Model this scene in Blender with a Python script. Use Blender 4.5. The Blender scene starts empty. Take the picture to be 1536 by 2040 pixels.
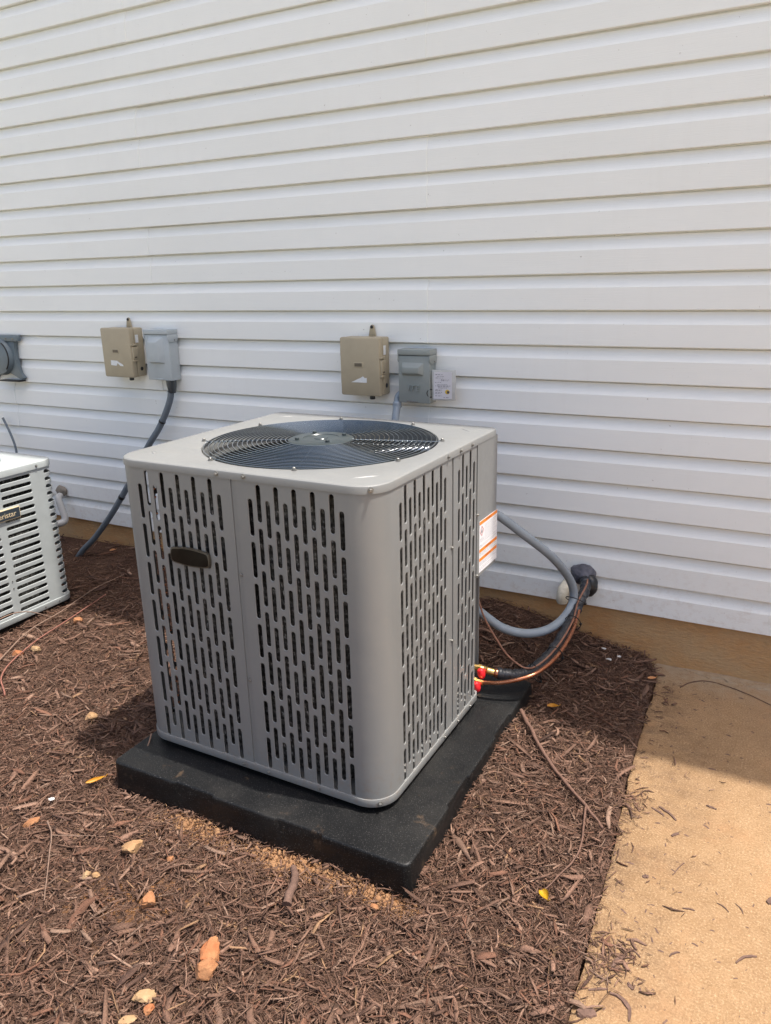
import bpy, bmesh, math, random
import numpy as np
from mathutils import Vector, Matrix, noise as mnoise
from mathutils.geometry import delaunay_2d_cdt

random.seed(7)
rng = np.random.default_rng(11)
PI = math.pi
scene = bpy.context.scene

# ------------------------------------------------------------------ camera
YAW, PITCH, ROLL = -0.491504, -0.296241, -0.024503
CAM = Vector((0.0, -2.59163, 1.332986))
fw = Vector((math.sin(YAW) * math.cos(PITCH), math.cos(YAW) * math.cos(PITCH), math.sin(PITCH)))
rt = Vector((math.cos(YAW), -math.sin(YAW), 0))
up = rt.cross(fw)
rt2 = rt * math.cos(ROLL) + up * math.sin(ROLL)
up2 = -rt * math.sin(ROLL) + up * math.cos(ROLL)
cam_data = bpy.data.cameras.new('camera')
cam = bpy.data.objects.new('camera', cam_data)
scene.collection.objects.link(cam)
cam.matrix_world = Matrix(((rt2.x, up2.x, -fw.x, CAM.x), (rt2.y, up2.y, -fw.y, CAM.y), (rt2.z, up2.z, -fw.z, CAM.z), (0, 0, 0, 1)))
cam_data.sensor_fit = 'VERTICAL'
cam_data.sensor_height = 24.0
cam_data.sensor_width = 24.0
cam_data.lens = 1540.0 / 2040.0 * 24.0
cam_data.clip_start = 0.05
cam_data.clip_end = 500.0
scene.camera = cam

# ------------------------------------------------------------------ sky, sun, exposure
SUN = Vector((0.335, 0.052, 1.0)).normalized()          # direction towards the sun
world = bpy.data.worlds.new('World')
scene.world = world
world.use_nodes = True
wn = world.node_tree
wn.nodes.clear()
sky = wn.nodes.new('ShaderNodeTexSky')
sky.sky_type = 'NISHITA'
sky.sun_disc = False
sky.sun_elevation = math.asin(SUN.z)
sky.sun_rotation = math.atan2(SUN.x, SUN.y)
sky.air_density = 1.0
sky.dust_density = 5.5
sky.ozone_density = 1.0
bg = wn.nodes.new('ShaderNodeBackground')
bg.inputs['Strength'].default_value = 0.108
wo = wn.nodes.new('ShaderNodeOutputWorld')
wn.links.new(sky.outputs[0], bg.inputs[0])
wn.links.new(bg.outputs[0], wo.inputs[0])
sun_data = bpy.data.lights.new('sun', 'SUN')
sun_data.energy = 2.95
sun_data.angle = math.radians(0.53)
sun_data.color = (1.0, 0.955, 0.89)
sun = bpy.data.objects.new('sun', sun_data)
scene.collection.objects.link(sun)
sun.rotation_euler = (-SUN).to_track_quat('-Z', 'Y').to_euler()
sun.location = (2, 1, 8)

scene.view_settings.view_transform = 'Standard'
scene.view_settings.look = 'None'
scene.view_settings.gamma = 1.0
scene.view_settings.exposure = 1.22
scene.view_settings.use_curve_mapping = False
scene.render.engine = 'CYCLES'
scene.cycles.max_bounces = 8
scene.cycles.diffuse_bounces = 5

# ------------------------------------------------------------------ helpers
def col_link(o):
    scene.collection.objects.link(o)
    return o


def tag(o, label=None, cat=None, group=None, kind=None):
    if label: o['label'] = label
    if cat: o['category'] = cat
    if group: o['group'] = group
    if kind: o['kind'] = kind
    return o


def empty(name, loc=(0, 0, 0), rz=0.0, label=None, cat=None, group=None):
    o = bpy.data.objects.new(name, None)
    o.empty_display_size = 0.05
    o.location = loc
    o.rotation_euler = (0, 0, rz)
    col_link(o)
    return tag(o, label, cat, group)


def obj(name, me, mat, parent=None):
    o = bpy.data.objects.new(name, me)
    if mat is not None and len(me.materials) == 0:
        me.materials.append(mat)
    col_link(o)
    if parent is not None:
        o.parent = parent
    return o


def mesh_from_bm(name, bm, smooth=None):
    me = bpy.data.meshes.new(name)
    bm.normal_update()
    bm.to_mesh(me)
    bm.free()
    if smooth is not None:
        set_smooth(me, smooth)
    return me


def set_smooth(me, angle=35):
    me.polygons.foreach_set('use_smooth', [True] * len(me.polygons))
    if angle < 179:
        me.set_sharp_from_angle(angle=math.radians(angle))
    me.update()


def add_box(bm, x0, x1, y0, y1, z0, z1, bev=0.0, seg=2):
    vs = [bm.verts.new(p) for p in ((x0, y0, z0), (x1, y0, z0), (x1, y1, z0), (x0, y1, z0), (x0, y0, z1), (x1, y0, z1), (x1, y1, z1), (x0, y1, z1))]
    fs = [bm.faces.new([vs[i] for i in f]) for f in ((3, 2, 1, 0), (4, 5, 6, 7), (0, 1, 5, 4), (1, 2, 6, 5), (2, 3, 7, 6), (3, 0, 4, 7))]
    if bev > 0:
        es = {e for f in fs for e in f.edges}
        bmesh.ops.bevel(bm, geom=list(es), offset=bev, segments=seg, profile=0.5, affect='EDGES', clamp_overlap=True)


def box_obj(name, dims, mat, parent=None, bev=0.0, seg=2):
    bm = bmesh.new()
    add_box(bm, *dims, bev=bev, seg=seg)
    return obj(name, mesh_from_bm(name, bm, 40), mat, parent)


def catmull(pts, n=8):
    P = [Vector(p) for p in pts]
    P = [P[0] * 2 - P[1]] + P + [P[-1] * 2 - P[-2]]
    out = []
    for i in range(1, len(P) - 2):
        p0, p1, p2, p3 = P[i - 1:i + 3]
        for k in range(n):
            t = k / n
            out.append(0.5 * ((2 * p1) + (p2 - p0) * t + (2 * p0 - 5 * p1 + 4 * p2 - p3) * t * t + (3 * p1 - p0 - 3 * p2 + p3) * t ** 3))
    out.append(P[-2].copy())
    return out


def add_tube(bm, path, rad, sides=10, cap=True):
    n = len(path)
    rads = rad if isinstance(rad, (list, tuple)) else [rad] * n
    t = (path[1] - path[0]).normalized()
    a = Vector((0, 0, 1)) if abs(t.z) < 0.9 else Vector((1, 0, 0))
    nrm = t.cross(a).normalized()
    rings = []
    for i, p in enumerate(path):
        if i == 0: tt = path[1] - path[0]
        elif i == n - 1: tt = path[-1] - path[-2]
        else: tt = path[i + 1] - path[i - 1]
        tt = tt.normalized()
        nrm = (nrm - tt * nrm.dot(tt)).normalized()
        b = tt.cross(nrm)
        rings.append([bm.verts.new(p + (nrm * math.cos(2 * PI * k / sides) + b * math.sin(2 * PI * k / sides)) * rads[i]) for k in range(sides)])
    for i in range(n - 1):
        for k in range(sides):
            bm.faces.new((rings[i][k], rings[i][(k + 1) % sides], rings[i + 1][(k + 1) % sides], rings[i + 1][k]))
    if cap:
        bm.faces.new(list(reversed(rings[0])))
        bm.faces.new(rings[-1])


def tube_obj(name, pts, rad, mat, parent=None, sides=12, n=8, smooth=50):
    bm = bmesh.new()
    path = catmull(pts, n) if n > 1 else [Vector(p) for p in pts]
    add_tube(bm, path, rad, sides)
    return obj(name, mesh_from_bm(name, bm, smooth), mat, parent)


def add_lathe(bm, prof, seg=24, M=None, caps=True):
    """prof: list of (r, h) about local z, M places it"""
    M = M or Matrix()
    rings = []
    for r, h in prof:
        rings.append([bm.verts.new(M @ Vector((r * math.cos(2 * PI * k / seg), r * math.sin(2 * PI * k / seg), h))) for k in range(seg)])
    for i in range(len(prof) - 1):
        for k in range(seg):
            bm.faces.new((rings[i][k], rings[i][(k + 1) % seg], rings[i + 1][(k + 1) % seg], rings[i + 1][k]))
    if caps:
        bm.faces.new(list(reversed(rings[0])))
        bm.faces.new(rings[-1])


def add_poly_prism(bm, pts, M, depth, bev=0.0):
    """pts 2D CCW; extruded from local z=0 to depth"""
    lo = [bm.verts.new(M @ Vector((p[0], p[1], 0))) for p in pts]
    hi = [bm.verts.new(M @ Vector((p[0], p[1], depth))) for p in pts]
    n = len(pts)
    f0 = bm.faces.new(list(reversed(lo)))
    f1 = bm.faces.new(hi)
    for k in range(n):
        bm.faces.new((lo[k], lo[(k + 1) % n], hi[(k + 1) % n], hi[k]))
    if bev:
        bmesh.ops.bevel(bm, geom=list(f1.edges), offset=bev, segments=2, profile=0.5, affect='EDGES', clamp_overlap=True)


def rounded_rect(x0, x1, y0, y1, r, n=6):
    out = []
    for cx_, cy_, a0 in ((x1 - r, y0 + r, -PI / 2), (x1 - r, y1 - r, 0), (x0 + r, y1 - r, PI / 2), (x0 + r, y0 + r, PI)):
        for k in range(n + 1):
            a = a0 + PI / 2 * k / n
            out.append((cx_ + r * math.cos(a), cy_ + r * math.sin(a)))
    return out


def text_mesh(name, body, size, mat, parent, M, extrude=0.0004, shear=0.0, sx=1.0):
    cu = bpy.data.curves.new(name, 'FONT')
    cu.body = body
    cu.size = size
    cu.extrude = extrude
    cu.shear = shear
    cu.align_x = 'CENTER'
    cu.align_y = 'CENTER'
    cu.resolution_u = 3
    tmp = bpy.data.objects.new(name + '_tmp', cu)
    col_link(tmp)
    dg = bpy.context.evaluated_depsgraph_get()
    dg.update()
    me = bpy.data.meshes.new_from_object(tmp.evaluated_get(dg))
    bpy.data.objects.remove(tmp)
    bpy.data.curves.remove(cu)
    me.transform(Matrix.Diagonal((sx, 1, 1, 1)))
    me.transform(M)
    me.name = name
    me.materials.clear()
    return obj(name, me, mat, parent)


FACE_FRONT = Matrix(((1, 0, 0, 0), (0, 0, -1, 0), (0, 1, 0, 0), (0, 0, 0, 1)))    # xy drawing -> plane facing -y
FACE_RIGHT = Matrix(((0, 0, 1, 0), (1, 0, 0, 0), (0, 1, 0, 0), (0, 0, 0, 1)))     # xy drawing -> plane facing +x

# ------------------------------------------------------------------ materials
MATS = {}


def material(name, col, rough=0.6, metal=0.0, var=0.0, vscale=8.0, col2=None, bump=0.0, bscale=60.0, bdist=0.002, spec=0.5, stretch=(1, 1, 1), coat=0.0, detail=6.0, rvar=0.0, coords='Object'):
    m = bpy.data.materials.new(name)
    m.use_nodes = True
    nt = m.node_tree
    b = nt.nodes['Principled BSDF']
    b.inputs['Roughness'].default_value = rough
    b.inputs['Metallic'].default_value = metal
    b.inputs['Specular IOR Level'].default_value = spec
    b.inputs['Coat Weight'].default_value = coat
    b.inputs['Base Color'].default_value = (*col, 1)
    if var or col2 or bump or rvar:
        tc = nt.nodes.new('ShaderNodeTexCoord')
        mp = nt.nodes.new('ShaderNodeMapping')
        mp.inputs['Scale'].default_value = stretch
        nt.links.new(tc.outputs[coords], mp.inputs[0])
    if var or col2:
        nz = nt.nodes.new('ShaderNodeTexNoise')
        nz.inputs['Scale'].default_value = vscale
        nz.inputs['Detail'].default_value = detail
        nz.inputs['Roughness'].default_value = 0.6
        nt.links.new(mp.outputs[0], nz.inputs['Vector'])
        rp = nt.nodes.new('ShaderNodeValToRGB')
        rp.color_ramp.elements[0].position = 0.3
        rp.color_ramp.elements[1].position = 0.7
        c2 = col2 or tuple(c * (1 + var) for c in col)
        c1 = col if col2 else tuple(c * (1 - var) for c in col)
        rp.color_ramp.elements[0].color = (*c1, 1)
        rp.color_ramp.elements[1].color = (*c2, 1)
        nt.links.new(nz.outputs['Fac'], rp.inputs[0])
        nt.links.new(rp.outputs[0], b.inputs['Base Color'])
        if rvar:
            mr = nt.nodes.new('ShaderNodeMapRange')
            mr.inputs['To Min'].default_value = rough - rvar
            mr.inputs['To Max'].default_value = rough + rvar
            nt.links.new(nz.outputs['Fac'], mr.inputs['Value'])
            nt.links.new(mr.outputs[0], b.inputs['Roughness'])
    if bump:
        bn = nt.nodes.new('ShaderNodeTexNoise')
        bn.inputs['Scale'].default_value = bscale
        bn.inputs['Detail'].default_value = 8
        nt.links.new(mp.outputs[0], bn.inputs['Vector'])
        bp = nt.nodes.new('ShaderNodeBump')
        bp.inputs['Strength'].default_value = bump
        bp.inputs['Distance'].default_value = bdist
        nt.links.new(bn.outputs['Fac'], bp.inputs['Height'])
        nt.links.new(bp.outputs[0], b.inputs['Normal'])
    MATS[name] = m
    return m


class NT:
    """small node-building aid"""
    def __init__(self, m):
        self.m, self.nt = m, m.node_tree
        self.b = self.nt.nodes['Principled BSDF']
    def n(self, t, **kw):
        nd = self.nt.nodes.new(t)
        for k, v in kw.items():
            if k in nd.inputs: nd.inputs[k].default_value = v
            else: setattr(nd, k, v)
        return nd
    def l(self, a, b):
        self.nt.links.new(a, b)
    def noise(self, vec, scale, detail=5, rough=0.6):
        nd = self.n('ShaderNodeTexNoise')
        nd.inputs['Scale'].default_value = scale
        nd.inputs['Detail'].default_value = detail
        nd.inputs['Roughness'].default_value = rough
        self.l(vec, nd.inputs['Vector'])
        return nd.outputs['Fac']
    def ramp(self, fac, stops):
        nd = self.n('ShaderNodeValToRGB')
        el = nd.color_ramp.elements
        while len(el) < len(stops): el.new(0.5)
        for e, (p, c) in zip(el, stops):
            e.position = p
            e.color = (*c, 1) if len(c) == 3 else c
        self.l(fac, nd.inputs[0])
        return nd.outputs[0]
    def mix(self, fac, a, b, mode='MIX'):
        nd = self.n('ShaderNodeMixRGB', blend_type=mode)
        for s, v in ((0, fac), (1, a), (2, b)):
            if hasattr(v, 'links'): self.l(v, nd.inputs[s])
            elif isinstance(v, (int, float)): nd.inputs[s].default_value = v
            else: nd.inputs[s].default_value = (*v, 1)
        return nd.outputs[0]
    def math(self, op, a, b=0.0):
        nd = self.n('ShaderNodeMath', operation=op)
        for s, v in ((0, a), (1, b)):
            if hasattr(v, 'links'): self.l(v, nd.inputs[s])
            else: nd.inputs[s].default_value = v
        return nd.outputs[0]
    def maprange(self, v, a, b, c=0.0, d=1.0):
        nd = self.n('ShaderNodeMapRange')
        self.l(v, nd.inputs['Value'])
        for k, x in zip(('From Min', 'From Max', 'To Min', 'To Max'), (a, b, c, d)): nd.inputs[k].default_value = x
        return nd.outputs[0]
    def coords(self, out='Object', scale=(1, 1, 1)):
        tc = self.n('ShaderNodeTexCoord')
        mp = self.n('ShaderNodeMapping')
        mp.inputs['Scale'].default_value = scale
        self.l(tc.outputs[out], mp.inputs[0])
        return mp.outputs[0]
    def bump(self, h, strength, dist):
        nd = self.n('ShaderNodeBump')
        nd.inputs['Strength'].default_value = strength
        nd.inputs['Distance'].default_value = dist
        self.l(h, nd.inputs['Height'])
        self.l(nd.outputs[0], self.b.inputs['Normal'])


def newmat(name, rough=0.6, metal=0.0, spec=0.5):
    m = bpy.data.materials.new(name)
    m.use_nodes = True
    t = NT(m)
    t.b.inputs['Roughness'].default_value = rough
    t.b.inputs['Metallic'].default_value = metal
    t.b.inputs['Specular IOR Level'].default_value = spec
    MATS[name] = m
    return t


# vinyl siding: off-white, faint wood-grain relief, faint dust streaks
t = newmat('vinyl', 0.42, spec=0.4)
v = t.coords('Object', (1.5, 1, 60))
grain = t.noise(v, 6.0, 6, 0.65)
v2 = t.coords('Object', (0.7, 1, 2.5))
blot = t.noise(v2, 1.6, 4)
c = t.ramp(blot, [(0.3, (0.805, 0.815, 0.785)), (0.7, (0.845, 0.855, 0.83))])
sp = t.noise(t.coords('Object', (1, 1, 1)), 95.0, 2, 0.5)
spk = t.ramp(sp, [(0.755, (0, 0, 0)), (0.80, (1, 1, 1))])
c = t.mix(t.math('MULTIPLY', spk, 0.5), c, (0.30, 0.26, 0.22))
vo = t.coords('Object')
sz_ = t.n('ShaderNodeSeparateXYZ')
t.l(vo, sz_.inputs[0])
low = t.maprange(sz_.outputs['Z'], 0.18, 0.55, 1.0, 0.0)
spl = t.math('MULTIPLY', t.math('MULTIPLY', low, low), t.maprange(t.noise(vo, 38, 7, 0.75), 0.50, 0.72, 0.0, 0.4))
c = t.mix(spl, c, (0.46, 0.33, 0.22))
strk = t.math('MULTIPLY', t.maprange(t.noise(t.coords('Object', (9, 1, 0.7)), 2.2, 6, 0.7), 0.5, 0.75, 0.0, 0.07), t.maprange(t.noise(t.coords('Object', (1, 1, 1)), 1.3, 3), 0.42, 0.62, 0.0, 1.0))
c = t.mix(strk, c, (0.52, 0.47, 0.40))
t.l(c, t.b.inputs['Base Color'])
t.bump(grain, 0.42, 0.0018)
# foundation stucco brushed sideways, clay splashed
t = newmat('foundation', 0.9, spec=0.2)
v = t.coords('Object', (7, 7, 17))
st = t.noise(v, 6.0, 8, 0.75)
v2 = t.coords('Object', (1, 1, 1.6))
cl = t.noise(v2, 5.0, 5)
c = t.ramp(cl, [(0.3, (0.56, 0.375, 0.20)), (0.55, (0.58, 0.335, 0.15)), (0.75, (0.52, 0.25, 0.095))])
c = t.mix(t.maprange(st, 0.42, 0.72, 0.0, 0.4), c, (0.33, 0.23, 0.14))
t.l(c, t.b.inputs['Base Color'])
t.bump(st, 0.9, 0.008)

material('house_trim', (0.74, 0.73, 0.70), 0.5, var=0.04)
material('shingle', (0.09, 0.085, 0.08), 0.95, var=0.3, vscale=30, bump=0.5)
# condenser cabinet paint
AC_COL = (0.200, 0.203, 0.199)
t = newmat('cabinet_paint', 0.36, spec=0.5)
v = t.coords('Object')
c = t.ramp(t.noise(v, 3.0, 4), [(0.3, tuple(k * 0.965 for k in AC_COL)), (0.7, tuple(k * 1.035 for k in AC_COL))])
sz_ = t.n('ShaderNodeSeparateXYZ')
t.l(v, sz_.inputs[0])
lowz = t.maprange(sz_.outputs['Z'], 0.0, 0.16, 1.0, 0.0)
c = t.mix(t.math('MULTIPLY', lowz, t.maprange(t.noise(v, 55, 6, 0.75), 0.5, 0.72, 0.0, 0.55)), c, (0.20, 0.13, 0.085))
dst = t.noise(v, 13, 7, 0.7)
c = t.mix(t.maprange(dst, 0.5, 0.75, 0.0, 0.14), c, (0.30, 0.27, 0.23))
t.l(c, t.b.inputs['Base Color'])
t.l(t.maprange(dst, 0.3, 0.7, 0.30, 0.46), t.b.inputs['Roughness'])
t.bump(t.mix(0.9, t.noise(v, 380, 2), t.noise(v, 6, 3)), 0.22, 0.006)
material('cabinet_dark', (0.25, 0.235, 0.22), 0.5, var=0.05)
material('old_paint', (0.36, 0.385, 0.38), 0.45, var=0.08, vscale=14, bump=0.05, bscale=200)
material('steel_wire', (0.19, 0.22, 0.24), 0.14, metal=1.0, coat=1.0)
material('screw_metal', (0.24, 0.235, 0.22), 0.45, metal=0.7, var=0.25, vscale=200)
material('fan_grey', (0.045, 0.053, 0.058), 0.25, var=0.2, vscale=10)
material('motor_grey', (0.032, 0.042, 0.045), 0.28, var=0.15, vscale=40)
material('foil', (0.7, 0.72, 0.74), 0.2, metal=1.0, bump=0.8, bscale=120, bdist=0.004)
material('badge_black', (0.008, 0.006, 0.004), 0.4, var=0.5, vscale=18, spec=0.15)
material('badge_rim', (0.055, 0.047, 0.034), 0.3, spec=0.5)
t = newmat('coil', 0.55, 0.35, 0.4)
v = t.coords('Object')
sep = t.n('ShaderNodeSeparateXYZ')
t.l(v, sep.inputs[0])
w_ = t.n('ShaderNodeTexWave', wave_type='BANDS', bands_direction='Z')
w_.inputs['Scale'].default_value = 14.0
w_.inputs['Distortion'].default_value = 0.6
t.l(v, w_.inputs['Vector'])
spk = t.noise(t.coords('Object', (1, 1, 0.35)), 180, 3, 0.6)
c = t.ramp(spk, [(0.38, (0.03, 0.029, 0.026)), (0.6, (0.13, 0.127, 0.118)), (0.75, (0.55, 0.55, 0.53))])
c = t.mix(t.maprange(w_.outputs['Fac'], 0.15, 0.45, 0.65, 0.0), c, (0.02, 0.02, 0.018))
t.l(c, t.b.inputs['Base Color'])
t.bump(spk, 0.7, 0.003)
material('copper', (0.62, 0.27, 0.15), 0.28, metal=1.0, var=0.25, vscale=35, col2=(0.42, 0.16, 0.09), rvar=0.08)
material('brass', (0.78, 0.53, 0.2), 0.28, metal=1.0, var=0.15, vscale=60)
material('red_plastic', (0.62, 0.012, 0.02), 0.35, var=0.1, vscale=50)
t = newmat('insulation', 0.42, spec=0.5)
v = t.coords('Object')
nz = t.noise(v, 60, 4)
t.l(t.ramp(nz, [(0.3, (0.012, 0.013, 0.016)), (0.75, (0.045, 0.048, 0.056))]), t.b.inputs['Base Color'])
t.bump(nz, 0.6, 0.004)
material('thermostat_cable', (0.25, 0.115, 0.07), 0.45, var=0.15, vscale=60)
material('liquidtight_grey', (0.235, 0.275, 0.315), 0.42, var=0.06, vscale=20, bump=0.15, bscale=300)
material('dark_conduit', (0.115, 0.14, 0.165), 0.45, var=0.12, vscale=16)
material('metal_conduit', (0.27, 0.32, 0.37), 0.4, var=0.1, vscale=30)
material('black_plastic', (0.012, 0.012, 0.013), 0.4)
material('tape_black', (0.02, 0.021, 0.024), 0.35, var=0.3, vscale=40, bump=0.6, bscale=60, bdist=0.004)
material('beige_box', (0.40, 0.34, 0.235), 0.5, var=0.05, vscale=20, bump=0.06, bscale=300)
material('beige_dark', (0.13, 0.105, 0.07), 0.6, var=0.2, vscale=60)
material('disconnect_grey', (0.27, 0.295, 0.28), 0.42, var=0.05, vscale=18, bump=0.05, bscale=300)
material('disconnect_pale', (0.42, 0.46, 0.475), 0.42, var=0.05, vscale=18)
material('bracket_grey', (0.14, 0.175, 0.195), 0.45, var=0.12, vscale=18)
material('paper_white', (0.78, 0.78, 0.80), 0.6, var=0.03)
material('paper_torn', (0.72, 0.73, 0.72), 0.7, var=0.08, vscale=120)
material('print_dark', (0.07, 0.065, 0.08), 0.7)
material('print_grey', (0.12, 0.12, 0.14), 0.7)
material('label_orange', (0.85, 0.25, 0.02), 0.5)
material('label_brown', (0.22, 0.05, 0.01), 0.5)
material('label_red', (0.55, 0.08, 0.05), 0.5)
material('sticker_yellow', (0.62, 0.42, 0.05), 0.5)
material('gold_rim', (0.62, 0.50, 0.32), 0.4, var=0.1, vscale=40)
material('badge_navy', (0.035, 0.045, 0.055), 0.35)
material('pvc_white', (0.50, 0.50, 0.48), 0.4, var=0.08, vscale=40)
material('putty', (0.085, 0.085, 0.105), 0.55, var=0.35, vscale=30, bump=0.7, bscale=45, bdist=0.008)
material('foam_cream', (0.66, 0.62, 0.50), 0.8, var=0.1, vscale=70, bump=0.7, bscale=90, bdist=0.004)
m_clear = material('clear_plastic', (0.9, 0.9, 0.88), 0.15, spec=0.5)
m_clear.node_tree.nodes['Principled BSDF'].inputs['Transmission Weight'].default_value = 0.75
m_clear.node_tree.nodes['Principled BSDF'].inputs['IOR'].default_value = 1.2

# black recycled-plastic pad: light specks, dust, dried clay splashes
t = newmat('pad_plastic', 0.4, spec=0.26)
v = t.coords('Object')
fine = t.noise(v, 420, 2, 0.5)
dust = t.noise(v, 7, 6, 0.65)
clay = t.noise(v, 11, 7, 0.7)
c = t.ramp(fine, [(0.5, (0.0055, 0.0057, 0.006)), (0.63, (0.010, 0.0103, 0.0105)), (0.72, (0.10, 0.096, 0.092))])
c = t.mix(t.maprange(dust, 0.5, 0.8, 0.0, 0.35), c, (0.034, 0.030, 0.026))
c = t.mix(t.maprange(clay, 0.62, 0.74, 0.0, 0.5), c, (0.17, 0.11, 0.065))
t.l(c, t.b.inputs['Base Color'])
t.l(t.maprange(dust, 0.3, 0.7, 0.34, 0.6), t.b.inputs['Roughness'])
t.bump(fine, 0.14, 0.001)

# tan concrete, clay-stained, sandy finish
t = newmat('concrete', 0.9, spec=0.25)
v = t.coords('Object')
sand = t.noise(v, 210, 3, 0.7)
mid = t.noise(v, 26, 5, 0.65)
big = t.noise(v, 2.3, 6, 0.6)
c = t.ramp(big, [(0.32, (0.235, 0.142, 0.072)), (0.5, (0.282, 0.174, 0.089)), (0.66, (0.312, 0.198, 0.106))])
c = t.mix(t.maprange(mid, 0.38, 0.68, 0.0, 0.45), c, (0.38, 0.25, 0.14))
grit = t.noise(v, 560, 2, 0.6)
c = t.mix(t.maprange(grit, 0.46, 0.30, 0.0, 0.75), c, (0.15, 0.085, 0.042))
c = t.mix(t.maprange(sand, 0.47, 0.34, 0.0, 0.62), c, (0.18, 0.10, 0.048))
c = t.mix(t.maprange(sand, 0.54, 0.68, 0.0, 0.6), c, (0.50, 0.355, 0.215))
wet = t.noise(v, 1.5, 7, 0.7)
c = t.mix(t.maprange(wet, 0.53, 0.64, 0.0, 0.24), c, (0.21, 0.125, 0.07))
red = t.noise(v, 4.2, 6, 0.7)
c = t.mix(t.maprange(red, 0.52, 0.68, 0.0, 0.45), c, (0.34, 0.185, 0.09))
# washed-out mulch dirt near the bed edge, grey cement near the wall
sep = t.n('ShaderNodeSeparateXYZ')
t.l(v, sep.inputs[0])
edge = t.maprange(sep.outputs['X'], -0.27, 0.02, 1.0, 0.0)
dirt = t.noise(t.coords('Object', (1, 1.7, 1)), 5.0, 8, 0.75)
dm = t.math('MULTIPLY', t.math('MULTIPLY', t.maprange(dirt, 0.46, 0.60, 0.0, 1.0), edge), t.maprange(sand, 0.40, 0.58, 1.0, 0.45))
c = t.mix(t.math('MULTIPLY', dm, 0.72), c, (0.095, 0.058, 0.038))
wallg = t.math('MULTIPLY', t.maprange(sep.outputs['Y'], -0.16, -0.01, 0.0, 1.0), t.maprange(mid, 0.3, 0.6, 0.2, 0.9))
c = t.mix(wallg, c, (0.33, 0.26, 0.18))
t.l(c, t.b.inputs['Base Color'])
t.bump(t.mix(0.35, sand, mid), 0.8, 0.004)

# bed soil: dark mulch fines, bare clay where the bed was scraped along the pad
t = newmat('bed_soil', 0.95, spec=0.1)
at = t.n('ShaderNodeAttribute', attribute_name='clay')
v = t.coords('Object')
f1 = t.noise(v, 130, 5, 0.7)
f2 = t.noise(v, 35, 5, 0.7)
dark = t.ramp(f1, [(0.3, (0.045, 0.027, 0.019)), (0.7, (0.15, 0.088, 0.062))])
clay = t.ramp(f2, [(0.3, (0.19, 0.08, 0.03)), (0.7, (0.33, 0.165, 0.07))])
msk = t.math('ADD', at.outputs['Fac'], t.maprange(f2, 0.3, 0.7, -0.35, 0.35))
t.l(t.mix(t.maprange(msk, 0.35, 0.6, 0.0, 1.0), dark, clay), t.b.inputs['Base Color'])
t.bump(f1, 1.0, 0.008)

# shredded bark
t = newmat('bark', 0.85, spec=0.22)
at = t.n('ShaderNodeAttribute', attribute_name='tint')
v = t.coords('Object')
f1 = t.noise(v, 260, 4, 0.7)
t.l(t.mix(1.0, at.outputs['Color'], t.ramp(f1, [(0.3, (0.62, 0.62, 0.62)), (0.7, (1.25, 1.22, 1.2))]), 'MULTIPLY'), t.b.inputs['Base Color'])
t.bump(f1, 0.6, 0.002)

material('bounce_ground', (0.33, 0.31, 0.235), 0.95, vscale=1.2, col2=(0.41, 0.39, 0.31), bump=0.8, bscale=60, bdist=0.02)  # unseen ground, kept pale to bounce light onto the house wall
material('rock_tan', (0.28, 0.155, 0.07), 0.9, var=0.2, vscale=30, bump=0.7, bscale=80, bdist=0.004, col2=(0.36, 0.215, 0.105))
material('rock_orange', (0.24, 0.095, 0.037), 0.9, vscale=28, bump=0.7, bscale=80, bdist=0.004, col2=(0.34, 0.165, 0.075))
material('rock_red', (0.27, 0.075, 0.022), 0.9, vscale=34, bump=0.7, bscale=80, bdist=0.004, col2=(0.34, 0.16, 0.07))
material('rock_pale', (0.28, 0.165, 0.078), 0.9, vscale=40, bump=0.6, bscale=90, bdist=0.003, col2=(0.38, 0.255, 0.14))
material('leaf_yellow', (0.42, 0.28, 0.006), 0.5, vscale=120, col2=(0.34, 0.16, 0.006))
material('leaf_orange', (0.42, 0.15, 0.005), 0.5, vscale=90, col2=(0.44, 0.22, 0.008))
material('leaf_rust', (0.45, 0.17, 0.06), 0.6, vscale=90, col2=(0.5, 0.24, 0.09))
material('twig_brown', (0.10, 0.052, 0.036), 0.8, vscale=60, col2=(0.16, 0.085, 0.058), bump=0.6, bscale=120, bdist=0.002)
material('twig_pale', (0.20, 0.125, 0.088), 0.8, vscale=60, col2=(0.17, 0.11, 0.08))
material('twig_red', (0.20, 0.07, 0.05), 0.7, vscale=40, col2=(0.26, 0.115, 0.08))
material('chip_brown', (0.085, 0.047, 0.034), 0.85, vscale=80, col2=(0.15, 0.086, 0.062), bump=0.5, bscale=200, bdist=0.002)
material('scrap_white', (0.75, 0.75, 0.74), 0.7)
M = MATS

# ------------------------------------------------------------------ SETTING: terrain
def interp(x, xs, ys):
    return np.interp(x, xs, ys)


PAD = dict(x1=-0.634, y0=-1.340, w=0.903, d=0.905, z=0.083)
PX0, PX1, PY0, PY1 = PAD['x1'] - PAD['w'], PAD['x1'], PAD['y0'], PAD['y0'] + PAD['d']


def vnoise(x, y, s, seed=0.0):
    """cheap smooth pseudo-noise in [-1,1] for arrays"""
    a = np.sin(x * s * 1.7 + seed + 1.3 * np.sin(y * s * 1.1 + seed * 2)) * np.cos(y * s * 1.3 - seed + 0.9 * np.sin(x * s * 0.8))
    b = np.sin(x * s * 3.9 - seed * 1.7 + 1.1 * np.cos(y * s * 2.7)) * np.sin(y * s * 4.3 + seed)
    return 0.65 * a + 0.35 * b


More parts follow.
